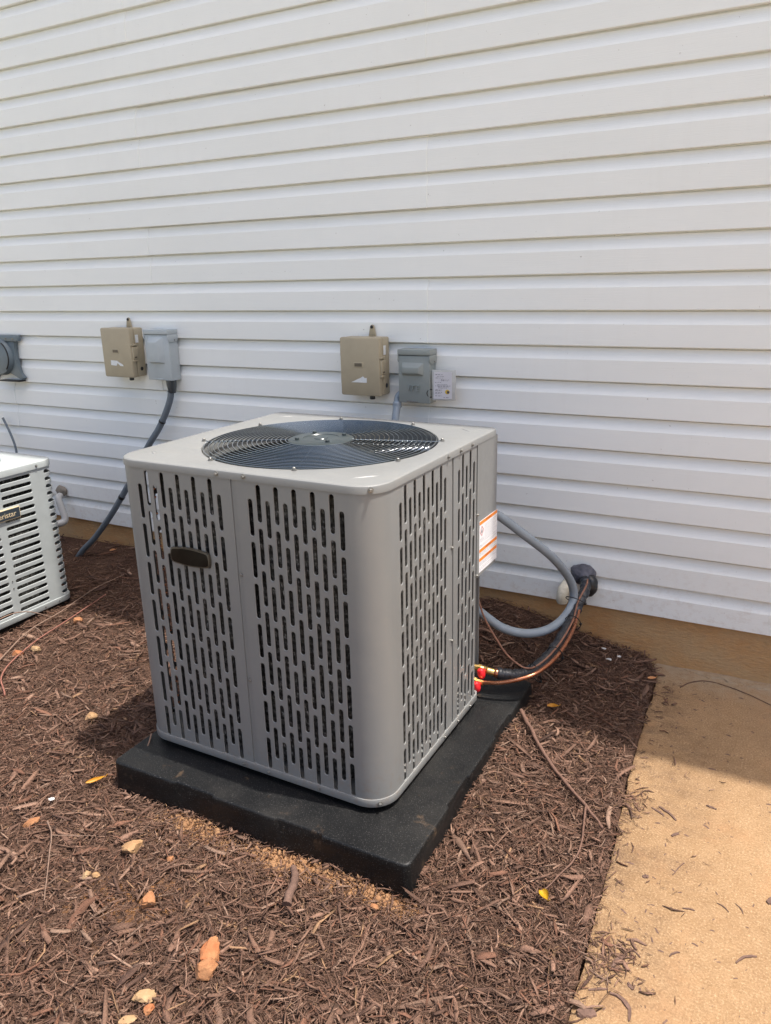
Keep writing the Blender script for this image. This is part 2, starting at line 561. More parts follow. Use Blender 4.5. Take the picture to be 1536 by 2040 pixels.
def bed_edge(y):
    """x of the ragged line where the mulch ends and the concrete begins"""
    e = interp(-y, [0.0, 0.066, 0.66, 1.14, 1.48, 3.0], [-0.33, -0.307, -0.284, -0.252, -0.238, -0.20])
    return e + 0.004 * vnoise(y, y * 0.0, 9.0, 2.0) + 0.003 * vnoise(y, y * 0, 41.0, 5.0)


def bed_height(x, y):
    x = np.asarray(x, float); y = np.asarray(y, float)
    Hw = interp(x, [-4.5, -3.1, -2.5, -1.5, -0.9, -0.64, -0.40, -0.33, -0.2], [0.06, 0.075, 0.095, 0.14, 0.14, 0.085, 0.035, 0.014, 0.0])
    h = 0.012 + np.clip(Hw - 0.012, 0, 1) * np.exp(np.clip(y, -9, 0) / 0.30)
    # drift against the pad's right side and left side
    h = h + 0.034 * np.exp(-((x + 0.60) / 0.10) ** 2) * np.exp(-((y + 0.78) / 0.28) ** 2)
    h = h + 0.030 * np.exp(-((x + 1.58) / 0.12) ** 2) * np.exp(-((y + 0.95) / 0.32) ** 2)
    # scraped low along the pad's front
    h = h - 0.014 * np.exp(-((y + 1.37) / 0.06) ** 2) * ((x > -1.6) & (x < -0.62))
    h = h + 0.010 * vnoise(x, y, 3.1, 1.0) + 0.005 * vnoise(x, y, 9.0, 3.0)
    return h


def clay_mask(x, y):
    m = 1.15 * np.exp(-(((x + 0.93) / 0.13) ** 2 + ((y + 1.375) / 0.035) ** 2))
    m += 1.0 * np.exp(-(((x + 0.69) / 0.10) ** 2 + ((y + 1.365) / 0.022) ** 2))
    m += 0.9 * np.exp(-(((x + 1.24) / 0.11) ** 2 + ((y + 1.37) / 0.03) ** 2))
    m += 0.42 * np.exp(-(((x + 1.20) / 0.22) ** 2 + ((y + 1.62) / 0.16) ** 2))
    return m


# one big ground sheet
bm = bmesh.new()
R_ = 140
vs = [bm.verts.new(p) for p in ((-R_, -R_, -0.06), (R_, -R_, -0.06), (R_, R_, -0.06), (-R_, R_, -0.06))]
bm.faces.new(vs)
tag(obj('ground', mesh_from_bm('ground', bm), M['bounce_ground']), kind='structure')

# mulch bed surface
gx = np.linspace(-4.6, -0.16, 260)
gy = np.linspace(-3.4, 0.05, 240)
XX, YY = np.meshgrid(gx, gy)
ZZ = bed_height(XX, np.minimum(YY, 0)) - 0.010
over = XX > bed_edge(YY) - 0.004
ZZ = np.where(over, -0.05, ZZ)
ZZ = np.where((YY < -3.3) | (XX < -4.5), -0.08, ZZ)
nx_, ny_ = len(gx), len(gy)
co = np.stack([XX, YY, ZZ], -1).reshape(-1, 3)
ii = np.arange(nx_ * ny_).reshape(ny_, nx_)
quads = np.stack([ii[:-1, :-1], ii[:-1, 1:], ii[1:, 1:], ii[1:, :-1]], -1).reshape(-1, 4)


def np_mesh(name, co, quads, smooth=False):
    me = bpy.data.meshes.new(name)
    k = quads.shape[1]
    me.vertices.add(len(co))
    me.vertices.foreach_set('co', np.ascontiguousarray(co, dtype=np.float32).ravel())
    me.loops.add(quads.size)
    me.loops.foreach_set('vertex_index', np.ascontiguousarray(quads, dtype=np.int32).ravel())
    me.polygons.add(len(quads))
    me.polygons.foreach_set('loop_start', np.arange(0, quads.size, k, dtype=np.int32))
    me.polygons.foreach_set('loop_total', np.full(len(quads), k, dtype=np.int32))
    me.update(calc_edges=True)
    me.validate()
    if smooth:
        me.polygons.foreach_set('use_smooth', np.ones(len(quads), dtype=bool))
    return me


me = np_mesh('mulch_bed', co, quads, True)
a_ = me.attributes.new('clay', 'FLOAT', 'POINT')
a_.data.foreach_set('value', clay_mask(co[:, 0], co[:, 1]).astype(np.float32))
tag(obj('mulch_bed', me, M['bed_soil']), kind='structure')

# concrete slab, ragged along the bed, broken lip at the wall
ys = np.linspace(-4.2, 0.0195, 150)
left = [(float(bed_edge(np.array(y))), float(y)) for y in ys]
bm = bmesh.new()
cols = [0.0, 0.012, 0.3, 0.8, 1.8, 3.4]
rows = []
for (ex_, y_) in left:
    row = []
    for k, cx_ in enumerate(cols):
        wy = y_
        z = -0.006 if k == 0 else 0.0
        row.append(bm.verts.new((ex_ + cx_, wy, z)))
    rows.append(row)
for a, b in zip(rows[:-1], rows[1:]):
    for k in range(len(cols) - 1):
        bm.faces.new((a[k], a[k + 1], b[k + 1], b[k]))
lo = [bm.verts.new((r[0].co.x, r[0].co.y, -0.1)) for r in rows]
for i in range(len(rows) - 1):
    bm.faces.new((lo[i], rows[i][0], rows[i + 1][0], lo[i + 1]))
tag(obj('concrete_path', mesh_from_bm('concrete_path', bm, 30), M['concrete']), kind='structure')
# crumbled cement lip left where slab meets wall
bm = bmesh.new()
xs = np.linspace(-0.24, 1.6, 160)
prev = None
for x in xs:
    ramp_ = min(1.0, max(0.0, (x + 0.24) / 0.10)) ** 0.6
    dpt = 0.012 + 0.012 * float(vnoise(np.array(x), np.array(0.3), 17, 4)) + 0.008 * float(vnoise(np.array(x), np.array(0.1), 53, 1))
    h = 0.0045 + 0.002 * float(vnoise(np.array(x), np.array(0.2), 23, 2))
    cur = [bm.verts.new((x, 0.020 - (dpt + 0.026) * ramp_, -0.0005)), bm.verts.new((x, 0.0202 - (dpt + 0.022) * ramp_, h * 0.8 * ramp_)), bm.verts.new((x, 0.0204, h * ramp_))]
    if prev:
        bm.faces.new((prev[0], cur[0], cur[1], prev[1]))
        bm.faces.new((prev[1], cur[1], cur[2], prev[2]))
    prev = cur
tag(obj('concrete_lip', mesh_from_bm('concrete_lip', bm), M['concrete']), kind='structure')

# ------------------------------------------------------------------ HOUSE
S = 0.1143
ZT = 0.184
HX0, HX1 = -6.6, 5.2
EAVE_Z = ZT + 46 * S
house = empty('house', (0, 0, 0), 0, 'house wall of white lapped vinyl siding above a tan stucco foundation', 'house')

PROF = [(0.0238, -0.0012), (0.0012, -0.0012), (0.0, 0.0006), (0.0010, 0.30), (0.0020, 0.605), (0.0068, 0.70), (0.0112, 0.80), (0.0145, 0.89), (0.0158, 0.940), (0.0245, 0.947), (0.0248, 1.09)]


def siding_panel(x0, x1, k0, dy, seed):
    """one double-course vinyl panel"""
    n = max(6, int((x1 - x0) / 0.09))
    xs = np.linspace(x0, x1, n + 1)
    prof = []
    for c_ in range(2):
        for i, (py, pz) in enumerate(PROF):
            z = pz if abs(pz) < 0.01 else pz * S
            if c_ == 0 and i == len(PROF) - 1: z = S - 0.0025
            prof.append((py, ZT + (k0 + c_) * S + z))
    # the fold between the two courses of one panel: drop the hidden lap
    prof = np.array(prof)
    P = len(prof)
    cs = []
    for x in xs:
        wy = 0.0009 * mnoise.noise(Vector((x * 1.1, seed * 3.1, 0))) + 0.0005 * mnoise.noise(Vector((x * 4.0, seed * 1.7, 2)))
        wz = 0.0019 * mnoise.noise(Vector((x * 0.7, seed * 2.3, 5))) + 0.0004 * mnoise.noise(Vector((x * 3.3, seed, 9)))
        for (py, pz) in prof:
            fr = ((pz - ZT) / S) % 1.0
            cs.append((x, py + dy + wy * (0.4 + math.sin(min(fr, 1) * PI)), pz + wz))
    cs = cs + [(x_ + 0.0004, y_ + 0.0035, z_) for (x_, y_, z_) in cs[-P:]]      # cut end of the sheet
    n += 1
    ii = np.arange((n + 1) * P).reshape(n + 1, P)
    q = np.stack([ii[:-1, :-1], ii[1:, :-1], ii[1:, 1:], ii[:-1, 1:]], -1).reshape(-1, 4)
    me = np_mesh('siding_panel', np.array(cs), q)
    set_smooth(me, 11)
    # shift so texture differs between panels
    return me


for row in range(23):
    k0 = row * 2
    if row == 2: seams = [-3.505, -1.2, 2.46]
    elif row % 2 == 0: seams = [-4.86, -1.2, 2.46]
    else: seams = [-6.16, -2.5, 1.16, 4.82]
    ed = [HX0] + seams + [HX1]
    for i in range(len(ed) - 1):
        x0 = ed[i] - (0.02 if i > 0 else 0)
        dy = 0.0 if i % 2 == 0 else 0.0013
        if seams and i == len(ed) - 2 and len(ed) % 2 == 0: pass
        o = obj('siding_panel', siding_panel(x0, ed[i + 1], k0, 0.0026 * i, row * 7 + i), M['vinyl'], house)

# a vinyl strip shadowing the top of the foundation, foundation, core, roof
box_obj('foundation', (HX0 + 0.02, HX1 - 0.02, 0.0205, 0.22, -0.25, 0.183), M['foundation'], house)
box_obj('wall_core', (HX0 + 0.01, HX1 - 0.01, 0.032, 7.2, 0.1835, EAVE_Z + 0.1), M['house_trim'], house)
OV = -0.262
roof = obj('roof', (lambda b: (add_poly_prism(b, [(OV, EAVE_Z + 0.20), (7.6, EAVE_Z + 0.20), (3.65, EAVE_Z + 2.2)], Matrix(((0, 0, 1, HX0 - 0.2), (1, 0, 0, 0), (0, 1, 0, 0), (0, 0, 0, 1))), HX1 - HX0 + 0.4), mesh_from_bm('roof', b))[1])(bmesh.new()), M['shingle'], house)
box_obj('soffit', (HX0 - 0.2, HX1 + 0.2, OV + 0.012, 0.6, EAVE_Z + 0.0, EAVE_Z + 0.012), M['house_trim'], roof)
box_obj('fascia', (HX0 - 0.2, HX1 + 0.2, OV - 0.012, OV + 0.011, EAVE_Z - 0.01, EAVE_Z + 0.199), M['house_trim'], roof)

# ------------------------------------------------------------------ MAIN CONDENSER PAD
pad_bm = bmesh.new()


def pad_outline(inset, notch):
    w, d = PAD['w'], PAD['d']
    segs = []
    fr = [(-w, 0)]
    pts = []
    i = inset
    nd = notch
    # front edge, left to right (local origin front-right corner)
    def P(x, y): pts.append((x, y))
    r = 0.018
    def arc(cx_, cy_, a0):
        for k in range(5):
            a = a0 + PI / 2 * k / 4
            P(cx_ + (r) * math.cos(a), cy_ + (r) * math.sin(a))
    arc(-w + i + r, i + r, PI)
    for a, b in ((-0.684, -0.554), (-0.363, -0.227)):
        P(a, i); P(a + 0.006, i + nd); P(b - 0.006, i + nd); P(b, i)
    arc(-i - r, i + r, -PI / 2)
    for a, b in ((0.227, 0.365), (0.56, 0.695)):
        P(-i, a); P(-i - nd, a + 0.006); P(-i - nd, b - 0.006); P(-i, b)
    arc(-i - r, d - i - r, 0)
    arc(-w + i + r, d - i - r, PI / 2)
    for a, b in ((0.695, 0.56), (0.365, 0.227)):
        P(-w + i, a); P(-w + i + nd, a - 0.006); P(-w + i + nd, b + 0.006); P(-w + i, b)
    return pts


rings = []
for z, ins, nt_ in ((-0.004, -0.0015, 0.0), (0.026, -0.0006, 0.0), (0.058, 0.0002, 0.0055), (0.0765, 0.0008, 0.0065), (0.0802, 0.0018, 0.0065), (0.0822, 0.0038, 0.0065), (0.083, 0.0070, 0.0065)):
    rings.append([pad_bm.verts.new((x, y, z)) for x, y in pad_outline(ins, nt_)])
for a, b in zip(rings[:-1], rings[1:]):
    for k in range(len(a)):
        pad_bm.faces.new((a[k], a[(k + 1) % len(a)], b[(k + 1) % len(a)], b[k]))
pad_bm.faces.new(rings[-1])
pad = obj('equipment_pad', mesh_from_bm('equipment_pad', pad_bm, 35), M['pad_plastic'])
pad.location = (PAD['x1'], PAD['y0'], 0)
tag(pad, 'black plastic equipment pad with notched rim under the beige-grey condenser', 'pad')

# ------------------------------------------------------------------ CONDENSER CABINET
W, D, RC = 0.7703, 0.728, 0.0705
ZB = 0.1013
TH = -0.0106
ex = Vector((math.cos(TH), math.sin(TH), 0)); ey = Vector((-math.sin(TH), math.cos(TH), 0))
AC_LOC = Vector((-0.7536, -1.2251, ZB)) - ex * (W / 2) + ey * (D / 2)
ac = empty('air_conditioner', AC_LOC, TH, 'beige-grey outdoor condenser with vertical slots on a black pad', 'air conditioner')


def outline_path(W, D, r, ins=0.0):
    """u -> (x, y, nx, ny); u=0 at the middle of the front; front runs +x"""
    a = W / 2 - r
    arc = r * PI / 2
    def f(u):
        s = 1 if u >= 0 else -1
        v = abs(u)
        if v <= a: x, y, n_x, n_y = v, -D / 2, 0, -1
        elif v <= a + arc:
            t_ = (v - a) / r
            x, y = a + r * math.sin(t_), -D / 2 + r - r * math.cos(t_)
            n_x, n_y = math.sin(t_), -math.cos(t_)
        else:
            x, y, n_x, n_y = W / 2, -D / 2 + r + (v - a - arc), 1, 0
        return s * (x - ins * n_x), y - ins * n_y, s * n_x, n_y
    return f, a, arc


def stadium(uc, z0, z1, w, grow=0.0, n=6, horiz=False):
    r = w / 2 + grow
    z0, z1 = z0 - grow, z1 + grow
    pts = []
    if horiz:   # uc,z0,z1 swap roles: long along u
        for k in range(n + 1):
            a = -PI / 2 + PI * k / n
            pts.append((z1 - r + r * math.cos(a), uc + r * math.sin(a)))
        for k in range(n + 1):
            a = PI / 2 + PI * k / n
            pts.append((z0 + r + r * math.cos(a), uc + r * math.sin(a)))
    else:
        for k in range(n + 1):
            a = PI * k / n
            pts.append((uc + r * math.cos(a), z1 - r + r * math.sin(a)))
        for k in range(n + 1):
            a = PI + PI * k / n
            pts.append((uc + r * math.cos(a), z0 + r + r * math.sin(a)))
    return pts


def slotted_panel(name, f, u0, u1, z0, z1, slots, mat, parent, bends=(), horiz=False, flange=0.010, grow=0.0014, lip=0.0022):
    """sheet panel wrapped on path f with real punched slots and pressed-in lips"""
    P2, E2, F2 = [], [], []
    us = sorted({u0, u1, *[b for b in bends if u0 < b < u1]})
    bot, top = [], []
    for u in us:
        bot.append(len(P2)); P2.append(Vector((u, z0)))
        top.append(len(P2)); P2.append(Vector((u, z1)))
    for a, b in zip(bot[:-1], bot[1:]): E2.append((a, b))
    for a, b in zip(top[:-1], top[1:]): E2.append((a, b))
    if not horiz:
        for a, b in zip(bot, top): E2.append((a, b))
    else:
        E2.append((bot[0], top[0])); E2.append((bot[-1], top[-1]))
    slot_loops = []
    for s in slots:
        pts = stadium(*s, grow=grow, horiz=horiz)
        if horiz:   # subdivide long sides so they follow bends
            out = []
            for k in range(len(pts)):
                a, b = pts[k], pts[(k + 1) % len(pts)]
                out.append(a)
                m_ = int(abs(b[0] - a[0]) / 0.012)
                for q in range(1, m_): out.append((a[0] + (b[0] - a[0]) * q / m_, a[1] + (b[1] - a[1]) * q / m_))
            pts = out
        base = len(P2)
        P2.extend(Vector(p) for p in pts)
        n = len(pts)
        E2.extend((base + k, base + (k + 1) % n) for k in range(n))
        slot_loops.append(pts)
    if horiz:
        # extra columns of points to bend the webs between slots
        zs = sorted({z0, z1, *[round((slots[i][0] + slots[i][0] + 0.0309) / 2, 5) for i in range(0)]})
    ov, oe, of, *_ = delaunay_2d_cdt(P2, E2, F2, 0, 1e-6)
    bm = bmesh.new()
    def place(u, z, dpt=0.0):
        x, y, n_x, n_y = f(u)
        return (x - n_x * dpt, y - n_y * dpt, z)
    vs = [bm.verts.new(place(p.x, p.y)) for p in ov]
    # slot lookup for the inside test
    boxes = []
    for s in slots:
        if horiz: boxes.append((s[1] - grow, s[2] + grow, s[0], s[3] / 2 + grow))
        else: boxes.append((s[0], s[1] - grow, s[2] + grow, s[3] / 2 + grow))
    B = np.array(boxes) if boxes else np.zeros((0, 4))
    for tri in of:
        c_ = sum((ov[i] for i in tri), Vector((0, 0))) / len(tri)
        if c_.x < u0 or c_.x > u1 or c_.y < z0 or c_.y > z1: continue
        if len(B):
            if horiz:
                r = B[:, 3]
                qx = np.clip(c_.x, B[:, 0] + r, B[:, 1] - r)
                inside = ((c_.x - qx) ** 2 + (c_.y - B[:, 2]) ** 2) < (r * 0.999) ** 2
            else:
                r = B[:, 3]
                qz = np.clip(c_.y, B[:, 1] + r, B[:, 2] - r)
                inside = ((c_.y - qz) ** 2 + (c_.x - B[:, 0]) ** 2) < (r * 0.999) ** 2
            if inside.any(): continue
        try:
            fc = bm.faces.new([vs[i] for i in tri])
        except ValueError:
            pass
    for s, pts in zip(slots, slot_loops):
        loops = [[bm.verts.new(place(p[0], p[1])) for p in pts]]
        cu = sum(p[0] for p in pts) / len(pts); cz = sum(p[1] for p in pts) / len(pts)
        for g, dpt in ((-grow * 0.6, 0.0005), (-grow * 1.0, 0.0013), (-grow * 1.0, lip)):
            ring = []
            hw = s[3] / 2 + grow
            for p in pts:
                # move towards the slot's medial line
                if horiz:
                    qx = min(max(p[0], s[1] - grow + hw), s[2] + grow - hw); q = (qx, s[0])
                else:
                    qz = min(max(p[1], s[1] - grow + hw), s[2] + grow - hw); q = (s[0], qz)
                k_ = (hw + g) / hw
                ring.append(bm.verts.new(place(q[0] + (p[0] - q[0]) * k_, q[1] + (p[1] - q[1]) * k_, dpt)))
            loops.append(ring)
        for A, Bq in zip(loops[:-1], loops[1:]):
            n = len(A)
            for k in range(n):
                bm.faces.new((A[k], A[(k + 1) % n], Bq[(k + 1) % n], Bq[k]))
    # folded edge flanges
    if flange:
        for u in (u0, u1):
            a = [bm.verts.new(place(u, z0)), bm.verts.new(place(u, z1)), bm.verts.new(place(u, z1, flange)), bm.verts.new(place(u, z0, flange))]
            bm.faces.new(a if u == u0 else list(reversed(a)))
    bmesh.ops.remove_doubles(bm, verts=bm.verts, dist=1e-5)
    bm.normal_update()
    me = mesh_from_bm(name, bm, 30)
    return obj(name, me, mat, parent)


f_ac, A_AC, ARC = outline_path(W, D, RC)
Z0P, Z1P = 0.0200, 0.7890
SLW = 0.0122


def slot_cols(u_first, pitch, n, first_low=True, umap=lambda v: v):
    out = []
    for k in range(n):
        low = (k % 2 == 0) == first_low
        for j in range(7):
            top_ = (0.7455 if low else 0.7815) - j * 0.1058
            out.append((umap(u_first + k * pitch), top_ - 0.0905, top_, SLW))
    return out


bends = [s * (A_AC + ARC * k / 10) for k in range(11) for s in (1, -1)]
rmap = lambda y: A_AC + ARC + (y + D / 2 - RC)
SEAM_F, SEAM_R = 0.003, 0.0376
slots = slot_cols(0.0492, 0.02490, 11) + slot_cols(-0.2522, 0.02440, 11, True, rmap)
slotted_panel('cabinet_panel', f_ac, SEAM_F + 0.007, rmap(SEAM_R - 0.005), Z0P, Z1P, slots, M['cabinet_paint'], ac, bends)
slots = slot_cols(-0.0436, -0.02552, 11) + slot_cols(-0.2522, 0.0247, 17, True, lambda y: -rmap(y))
slotted_panel('cabinet_panel', f_ac, -rmap(0.26), SEAM_F - 0.007, Z0P, Z1P, slots, M['cabinet_paint'], ac, bends)
slots = slot_cols(0.0802, 0.0257, 5, True, rmap)
YE = 0.2005
slotted_panel('cabinet_panel', f_ac, rmap(SEAM_R + 0.005), rmap(YE), Z0P, Z1P, slots, M['cabinet_paint'], ac, ())
# back plate and backing strips behind the seams
box_obj('back_panel', (-W / 2 + 0.004, W / 2 - 0.05, D / 2 - 0.012, D / 2 - 0.004, 0.012, 0.789), M['cabinet_paint'], ac)
box_obj('rear_post', (-W / 2 + 0.0005, -W / 2 + 0.012, 0.262, D / 2 - 0.013, 0.012, 0.789), M['cabinet_paint'], ac)
box_obj('seam_strip', (SEAM_F - 0.0066, SEAM_F + 0.0066, -D / 2 + 0.0026, -D / 2 + 0.005, 0.0195, 0.7885), M['cabinet_paint'], ac)
box_obj('seam_strip', (W / 2 - 0.006, W / 2 - 0.003, SEAM_R - 0.0046, SEAM_R + 0.0046, 0.0195, 0.7885), M['cabinet_paint'], ac)


def ring_band(bm, loops):
    vv = [[bm.verts.new(p) for p in L] for L in loops]
    for a, b in zip(vv[:-1], vv[1:]):
        n = len(a)
        for k in range(n):
            bm.faces.new((a[k], a[(k + 1) % n], b[(k + 1) % n], b[k]))
    return vv


def rr3(off, z, r=RC, W_=W, D_=D, n=10, rb=0.03):
    """outer outline: front corners radius r, back corners smaller"""
    x0, x1, y0, y1 = -W_ / 2 - off, W_ / 2 + off, -D_ / 2 - off, D_ / 2 + off
    out = []
    for cx_, cy_, rr, a0 in ((x1 - r - off, y0 + r + off, r + off, -PI / 2), (x1 - rb - off, y1 - rb - off, rb + off, 0), (x0 + rb + off, y1 - rb - off, rb + off, PI / 2), (x0 + r + off, y0 + r + off, r + off, PI)):
        for k in range(n + 1):
            a = a0 + PI / 2 * k / n
            out.append((cx_ + rr * math.cos(a), cy_ + rr * math.sin(a), z))
    return out


# lid with round opening
FCX, FCY, FR = 0.010, 0.006, 0.322
LT = 0.807


def build_lid(name, r, W_, D_, rb, z_low, z_top, fc, fr, mat, parent, off=0.0025):
    bm = bmesh.new()
    o3 = lambda of_, z: rr3(of_, z, r, W_, D_, 10, rb)
    ring_band(bm, [o3(off - 0.003, z_low + 0.0008), o3(off, z_low), o3(off, z_top - 0.0055), o3(off - 0.0012, z_top - 0.0022), o3(off - 0.0035, z_top - 0.0004)])
    outer = [p[:2] for p in o3(off - 0.0055, z_top)]
    ring_band(bm, [o3(off - 0.0035, z_top - 0.0004), o3(off - 0.0055, z_top)])
    N = 72
    circ = [(fc[0] + fr * math.cos(2 * PI * k / N), fc[1] + fr * math.sin(2 * PI * k / N)) for k in range(N)]
    pts = [Vector(p) for p in outer] + [Vector(p) for p in circ]
    no = len(outer)
    ed = [(k, (k + 1) % no) for k in range(no)] + [(no + k, no + (k + 1) % N) for k in range(N)]
    ov, oe, of, *_ = delaunay_2d_cdt(pts, ed, [], 1, 1e-6)
    vs = [bm.verts.new((p.x, p.y, z_top)) for p in ov]
    for tri in of:
        c_ = sum((ov[i] for i in tri), Vector((0, 0))) / len(tri)
        if (c_ - Vector(fc)).length < fr * 0.9995: continue
        bm.faces.new([vs[i] for i in tri])
    cr = lambda rr, z: [(fc[0] + rr * math.cos(-2 * PI * k / N), fc[1] + rr * math.sin(-2 * PI * k / N), z) for k in range(N)]
    ring_band(bm, [cr(fr, z_top), cr(fr - 0.003, z_top - 0.001), cr(fr - 0.006, z_top - 0.006), cr(fr - 0.009, z_top - 0.02), cr(fr - 0.009, z_top - 0.055)])
    bmesh.ops.remove_doubles(bm, verts=bm.verts, dist=1e-5)
    bmesh.ops.recalc_face_normals(bm, faces=bm.faces)
    return obj(name, mesh_from_bm(name, bm, 28), mat, parent)


lid = build_lid('top_cover', RC, W, D, 0.03, 0.7878, LT, (FCX, FCY), FR, M['cabinet_paint'], ac)
# pressed ridges near the lid corners
for (ax, ay, bx, by) in ((0.285, -0.315, 0.345, -0.255), (-0.345, -0.262, -0.300, -0.300), (-0.335, 0.270, -0.285, 0.318), (0.285, 0.318, 0.340, 0.270)):
    bm = bmesh.new()
    a, b = Vector((ax, ay, LT - 0.0040)), Vector((bx, by, LT - 0.0040))
    path = [a.lerp(b, k / 8) for k in range(9)]
    add_tube(bm, path, [0.002, 0.0046, 0.0056, 0.006, 0.006, 0.006, 0.0056, 0.0046, 0.002], 14)
    obj('ridge', mesh_from_bm('ridge', bm, 80), M['cabinet_paint'], lid)

# fan guard: concentric wires, eight spokes, pressed hub
guard = bmesh.new()
ZG = LT + 0.001
NR = 18
for k in range(NR):
    rr = 0.096 + (0.313 - 0.096) * k / (NR - 1)
    zz = ZG + 0.006 * (1 - (rr / 0.3) ** 2)
    path = [Vector((FCX + rr * math.cos(2 * PI * q / 64), FCY + rr * math.sin(2 * PI * q / 64), zz)) for q in range(65)]
    add_tube(guard, path, 0.0019, 6, cap=False)
fan_guard = obj('fan_guard', mesh_from_bm('fan_guard', guard, 60), M['steel_wire'], ac)
for k in range(8):
    an = math.radians(22 + 45 * k)
    dv = Vector((math.cos(an), math.sin(an), 0))
    bm = bmesh.new()
    c0 = Vector((FCX, FCY, ZG))
    add_tube(bm, [c0 + dv * 0.085 + Vector((0, 0, 0.0035)), c0 + dv * 0.2 + Vector((0, 0, 0.0005)), c0 + dv * 0.314 + Vector((0, 0, -0.0030)), c0 + dv * 0.330 + Vector((0, 0, 0.0008))], 0.0022, 7)
    sp_ = obj('spoke', mesh_from_bm('spoke', bm, 60), M['steel_wire'], fan_guard)
    bm = bmesh.new()
    Mx = Matrix.Translation(c0 + dv * 0.3285 + Vector((0, 0, -0.0005)))
    add_lathe(bm, [(0.0065, 0.0), (0.0065, 0.0018), (0.0042, 0.002), (0.0042, 0.006), (0.003, 0.0072)], 10, Mx)
    obj('screw', mesh_from_bm('screw', bm, 40), M['screw_metal'], sp_)
bm = bmesh.new()
add_lathe(bm, [(0.089, 0.0), (0.089, 0.0035), (0.084, 0.006), (0.050, 0.0075), (0.048, 0.0055), (0.020, 0.0055), (0.018, 0.0075), (0.004, 0.008)], 48, Matrix.Translation((FCX, FCY, ZG + 0.002)))
hub = obj('hub', mesh_from_bm('hub', bm, 35), M['motor_grey'], fan_guard)
for k in range(4):
    an = math.radians(48 + 90 * k)
    bm = bmesh.new()
    add_lathe(bm, [(0.012, 0.0), (0.0115, 0.002), (0.0062, 0.0022), (0.006, 0.007), (0.0045, 0.0082)], 12, Matrix.Translation((FCX + 0.066 * math.cos(an), FCY + 0.066 * math.sin(an), ZG + 0.007)))
    obj('bolt', mesh_from_bm('bolt', bm, 40), M['motor_grey'], hub)

# motor, blades, motor lead, deck below
bm = bmesh.new()
add_lathe(bm, [(0.070, -0.16), (0.074, -0.15), (0.074, -0.03), (0.066, -0.012), (0.03, -0.008)], 32, Matrix.Translation((FCX, FCY, ZG)))
obj('motor', mesh_from_bm('motor', bm, 40), M['motor_grey'], ac)
for k in range(3):
    bm = bmesh.new()
    n_r, n_a = 7, 9
    grid = []
    for i in range(n_r):
        rr = 0.06 + (0.298 - 0.06) * i / (n_r - 1)
        row = []
        for j in range(n_a):
            sweep = math.radians(-38 + 76 * j / (n_a - 1)) * (0.75 + 0.35 * i / (n_r - 1)) + math.radians(20 * i / (n_r - 1))
            a = math.radians(70 + 120 * k) + sweep
            z = -0.10 + 0.05 * (j / (n_a - 1) - 0.5) * (1.4 - 0.5 * i / n_r) + 0.012 * math.sin(PI * j / (n_a - 1))
            row.append(bm.verts.new((FCX + rr * math.cos(a), FCY + rr * math.sin(a), ZG + z)))
        grid.append(row)
    for i in range(n_r - 1):
        for j in range(n_a - 1):
            bm.faces.new((grid[i][j], grid[i][j + 1], grid[i + 1][j + 1], grid[i + 1][j]))
    obj('fan_blade', mesh_from_bm('fan_blade', bm, 80), M['fan_grey'], ac)
path = catmull([(FCX + 0.075, FCY - 0.002, LT - 0.05), (FCX + 0.13, FCY + 0.03, LT - 0.035), (FCX + 0.20, FCY + 0.075, LT - 0.026), (FCX + 0.275, FCY + 0.118, LT - 0.024)], 14)
bm = bmesh.new()
add_tube(bm, path, [0.0105 + 0.0022 * math.sin(i * 2.2) for i in range(len(path))], 12)
obj('motor_lead', mesh_from_bm('motor_lead', bm, 60), M['foil'], ac)

# condenser coil: rounded U inside the louvres
f_coil, A_C, ARC_C = outline_path(W - 0.066, D - 0.066, 0.150)
bm = bmesh.new()
us = [-(A_C + ARC_C + 0.42)] + [-(A_C + ARC_C * k / 8) for k in range(8, -1, -1)] + [A_C + ARC_C * k / 8 for k in range(9)] + [A_C + ARC_C + 0.33]
prev = None
for u in us:
    x, y, n_x, n_y = f_coil(u)
    cur = [bm.verts.new((x, y, 0.03)), bm.verts.new((x, y, 0.765)), bm.verts.new((x - n_x * 0.03, y - n_y * 0.03, 0.765)), bm.verts.new((x - n_x * 0.03, y - n_y * 0.03, 0.03))]
    if prev:
        for k in range(4):
            bm.faces.new((prev[k], cur[k], cur[(k + 1) % 4], prev[(k + 1) % 4]))
    prev = cur
coil = obj('coil', mesh_from_bm('coil', bm, 60), M['coil'], ac)
# copper hairpin bends showing at the coil's left end
for k in range(10):
    zc = 0.70 - 0.068 * k
    bm = bmesh.new()
    x0_, y0_ = -W / 2 + 0.05, -D / 2 + 0.075
    add_tube(bm, [Vector((x0_ + 0.012 + 0.0 * k, y0_, zc + 0.012 * math.cos(PI * q / 6))) + Vector((-0.7, -0.7, 0)) * 0.012 * math.sin(PI * q / 6) for q in range(7)], 0.0038, 7)
    obj('return_bend', mesh_from_bm('return_bend', bm, 60), M['copper'], coil)

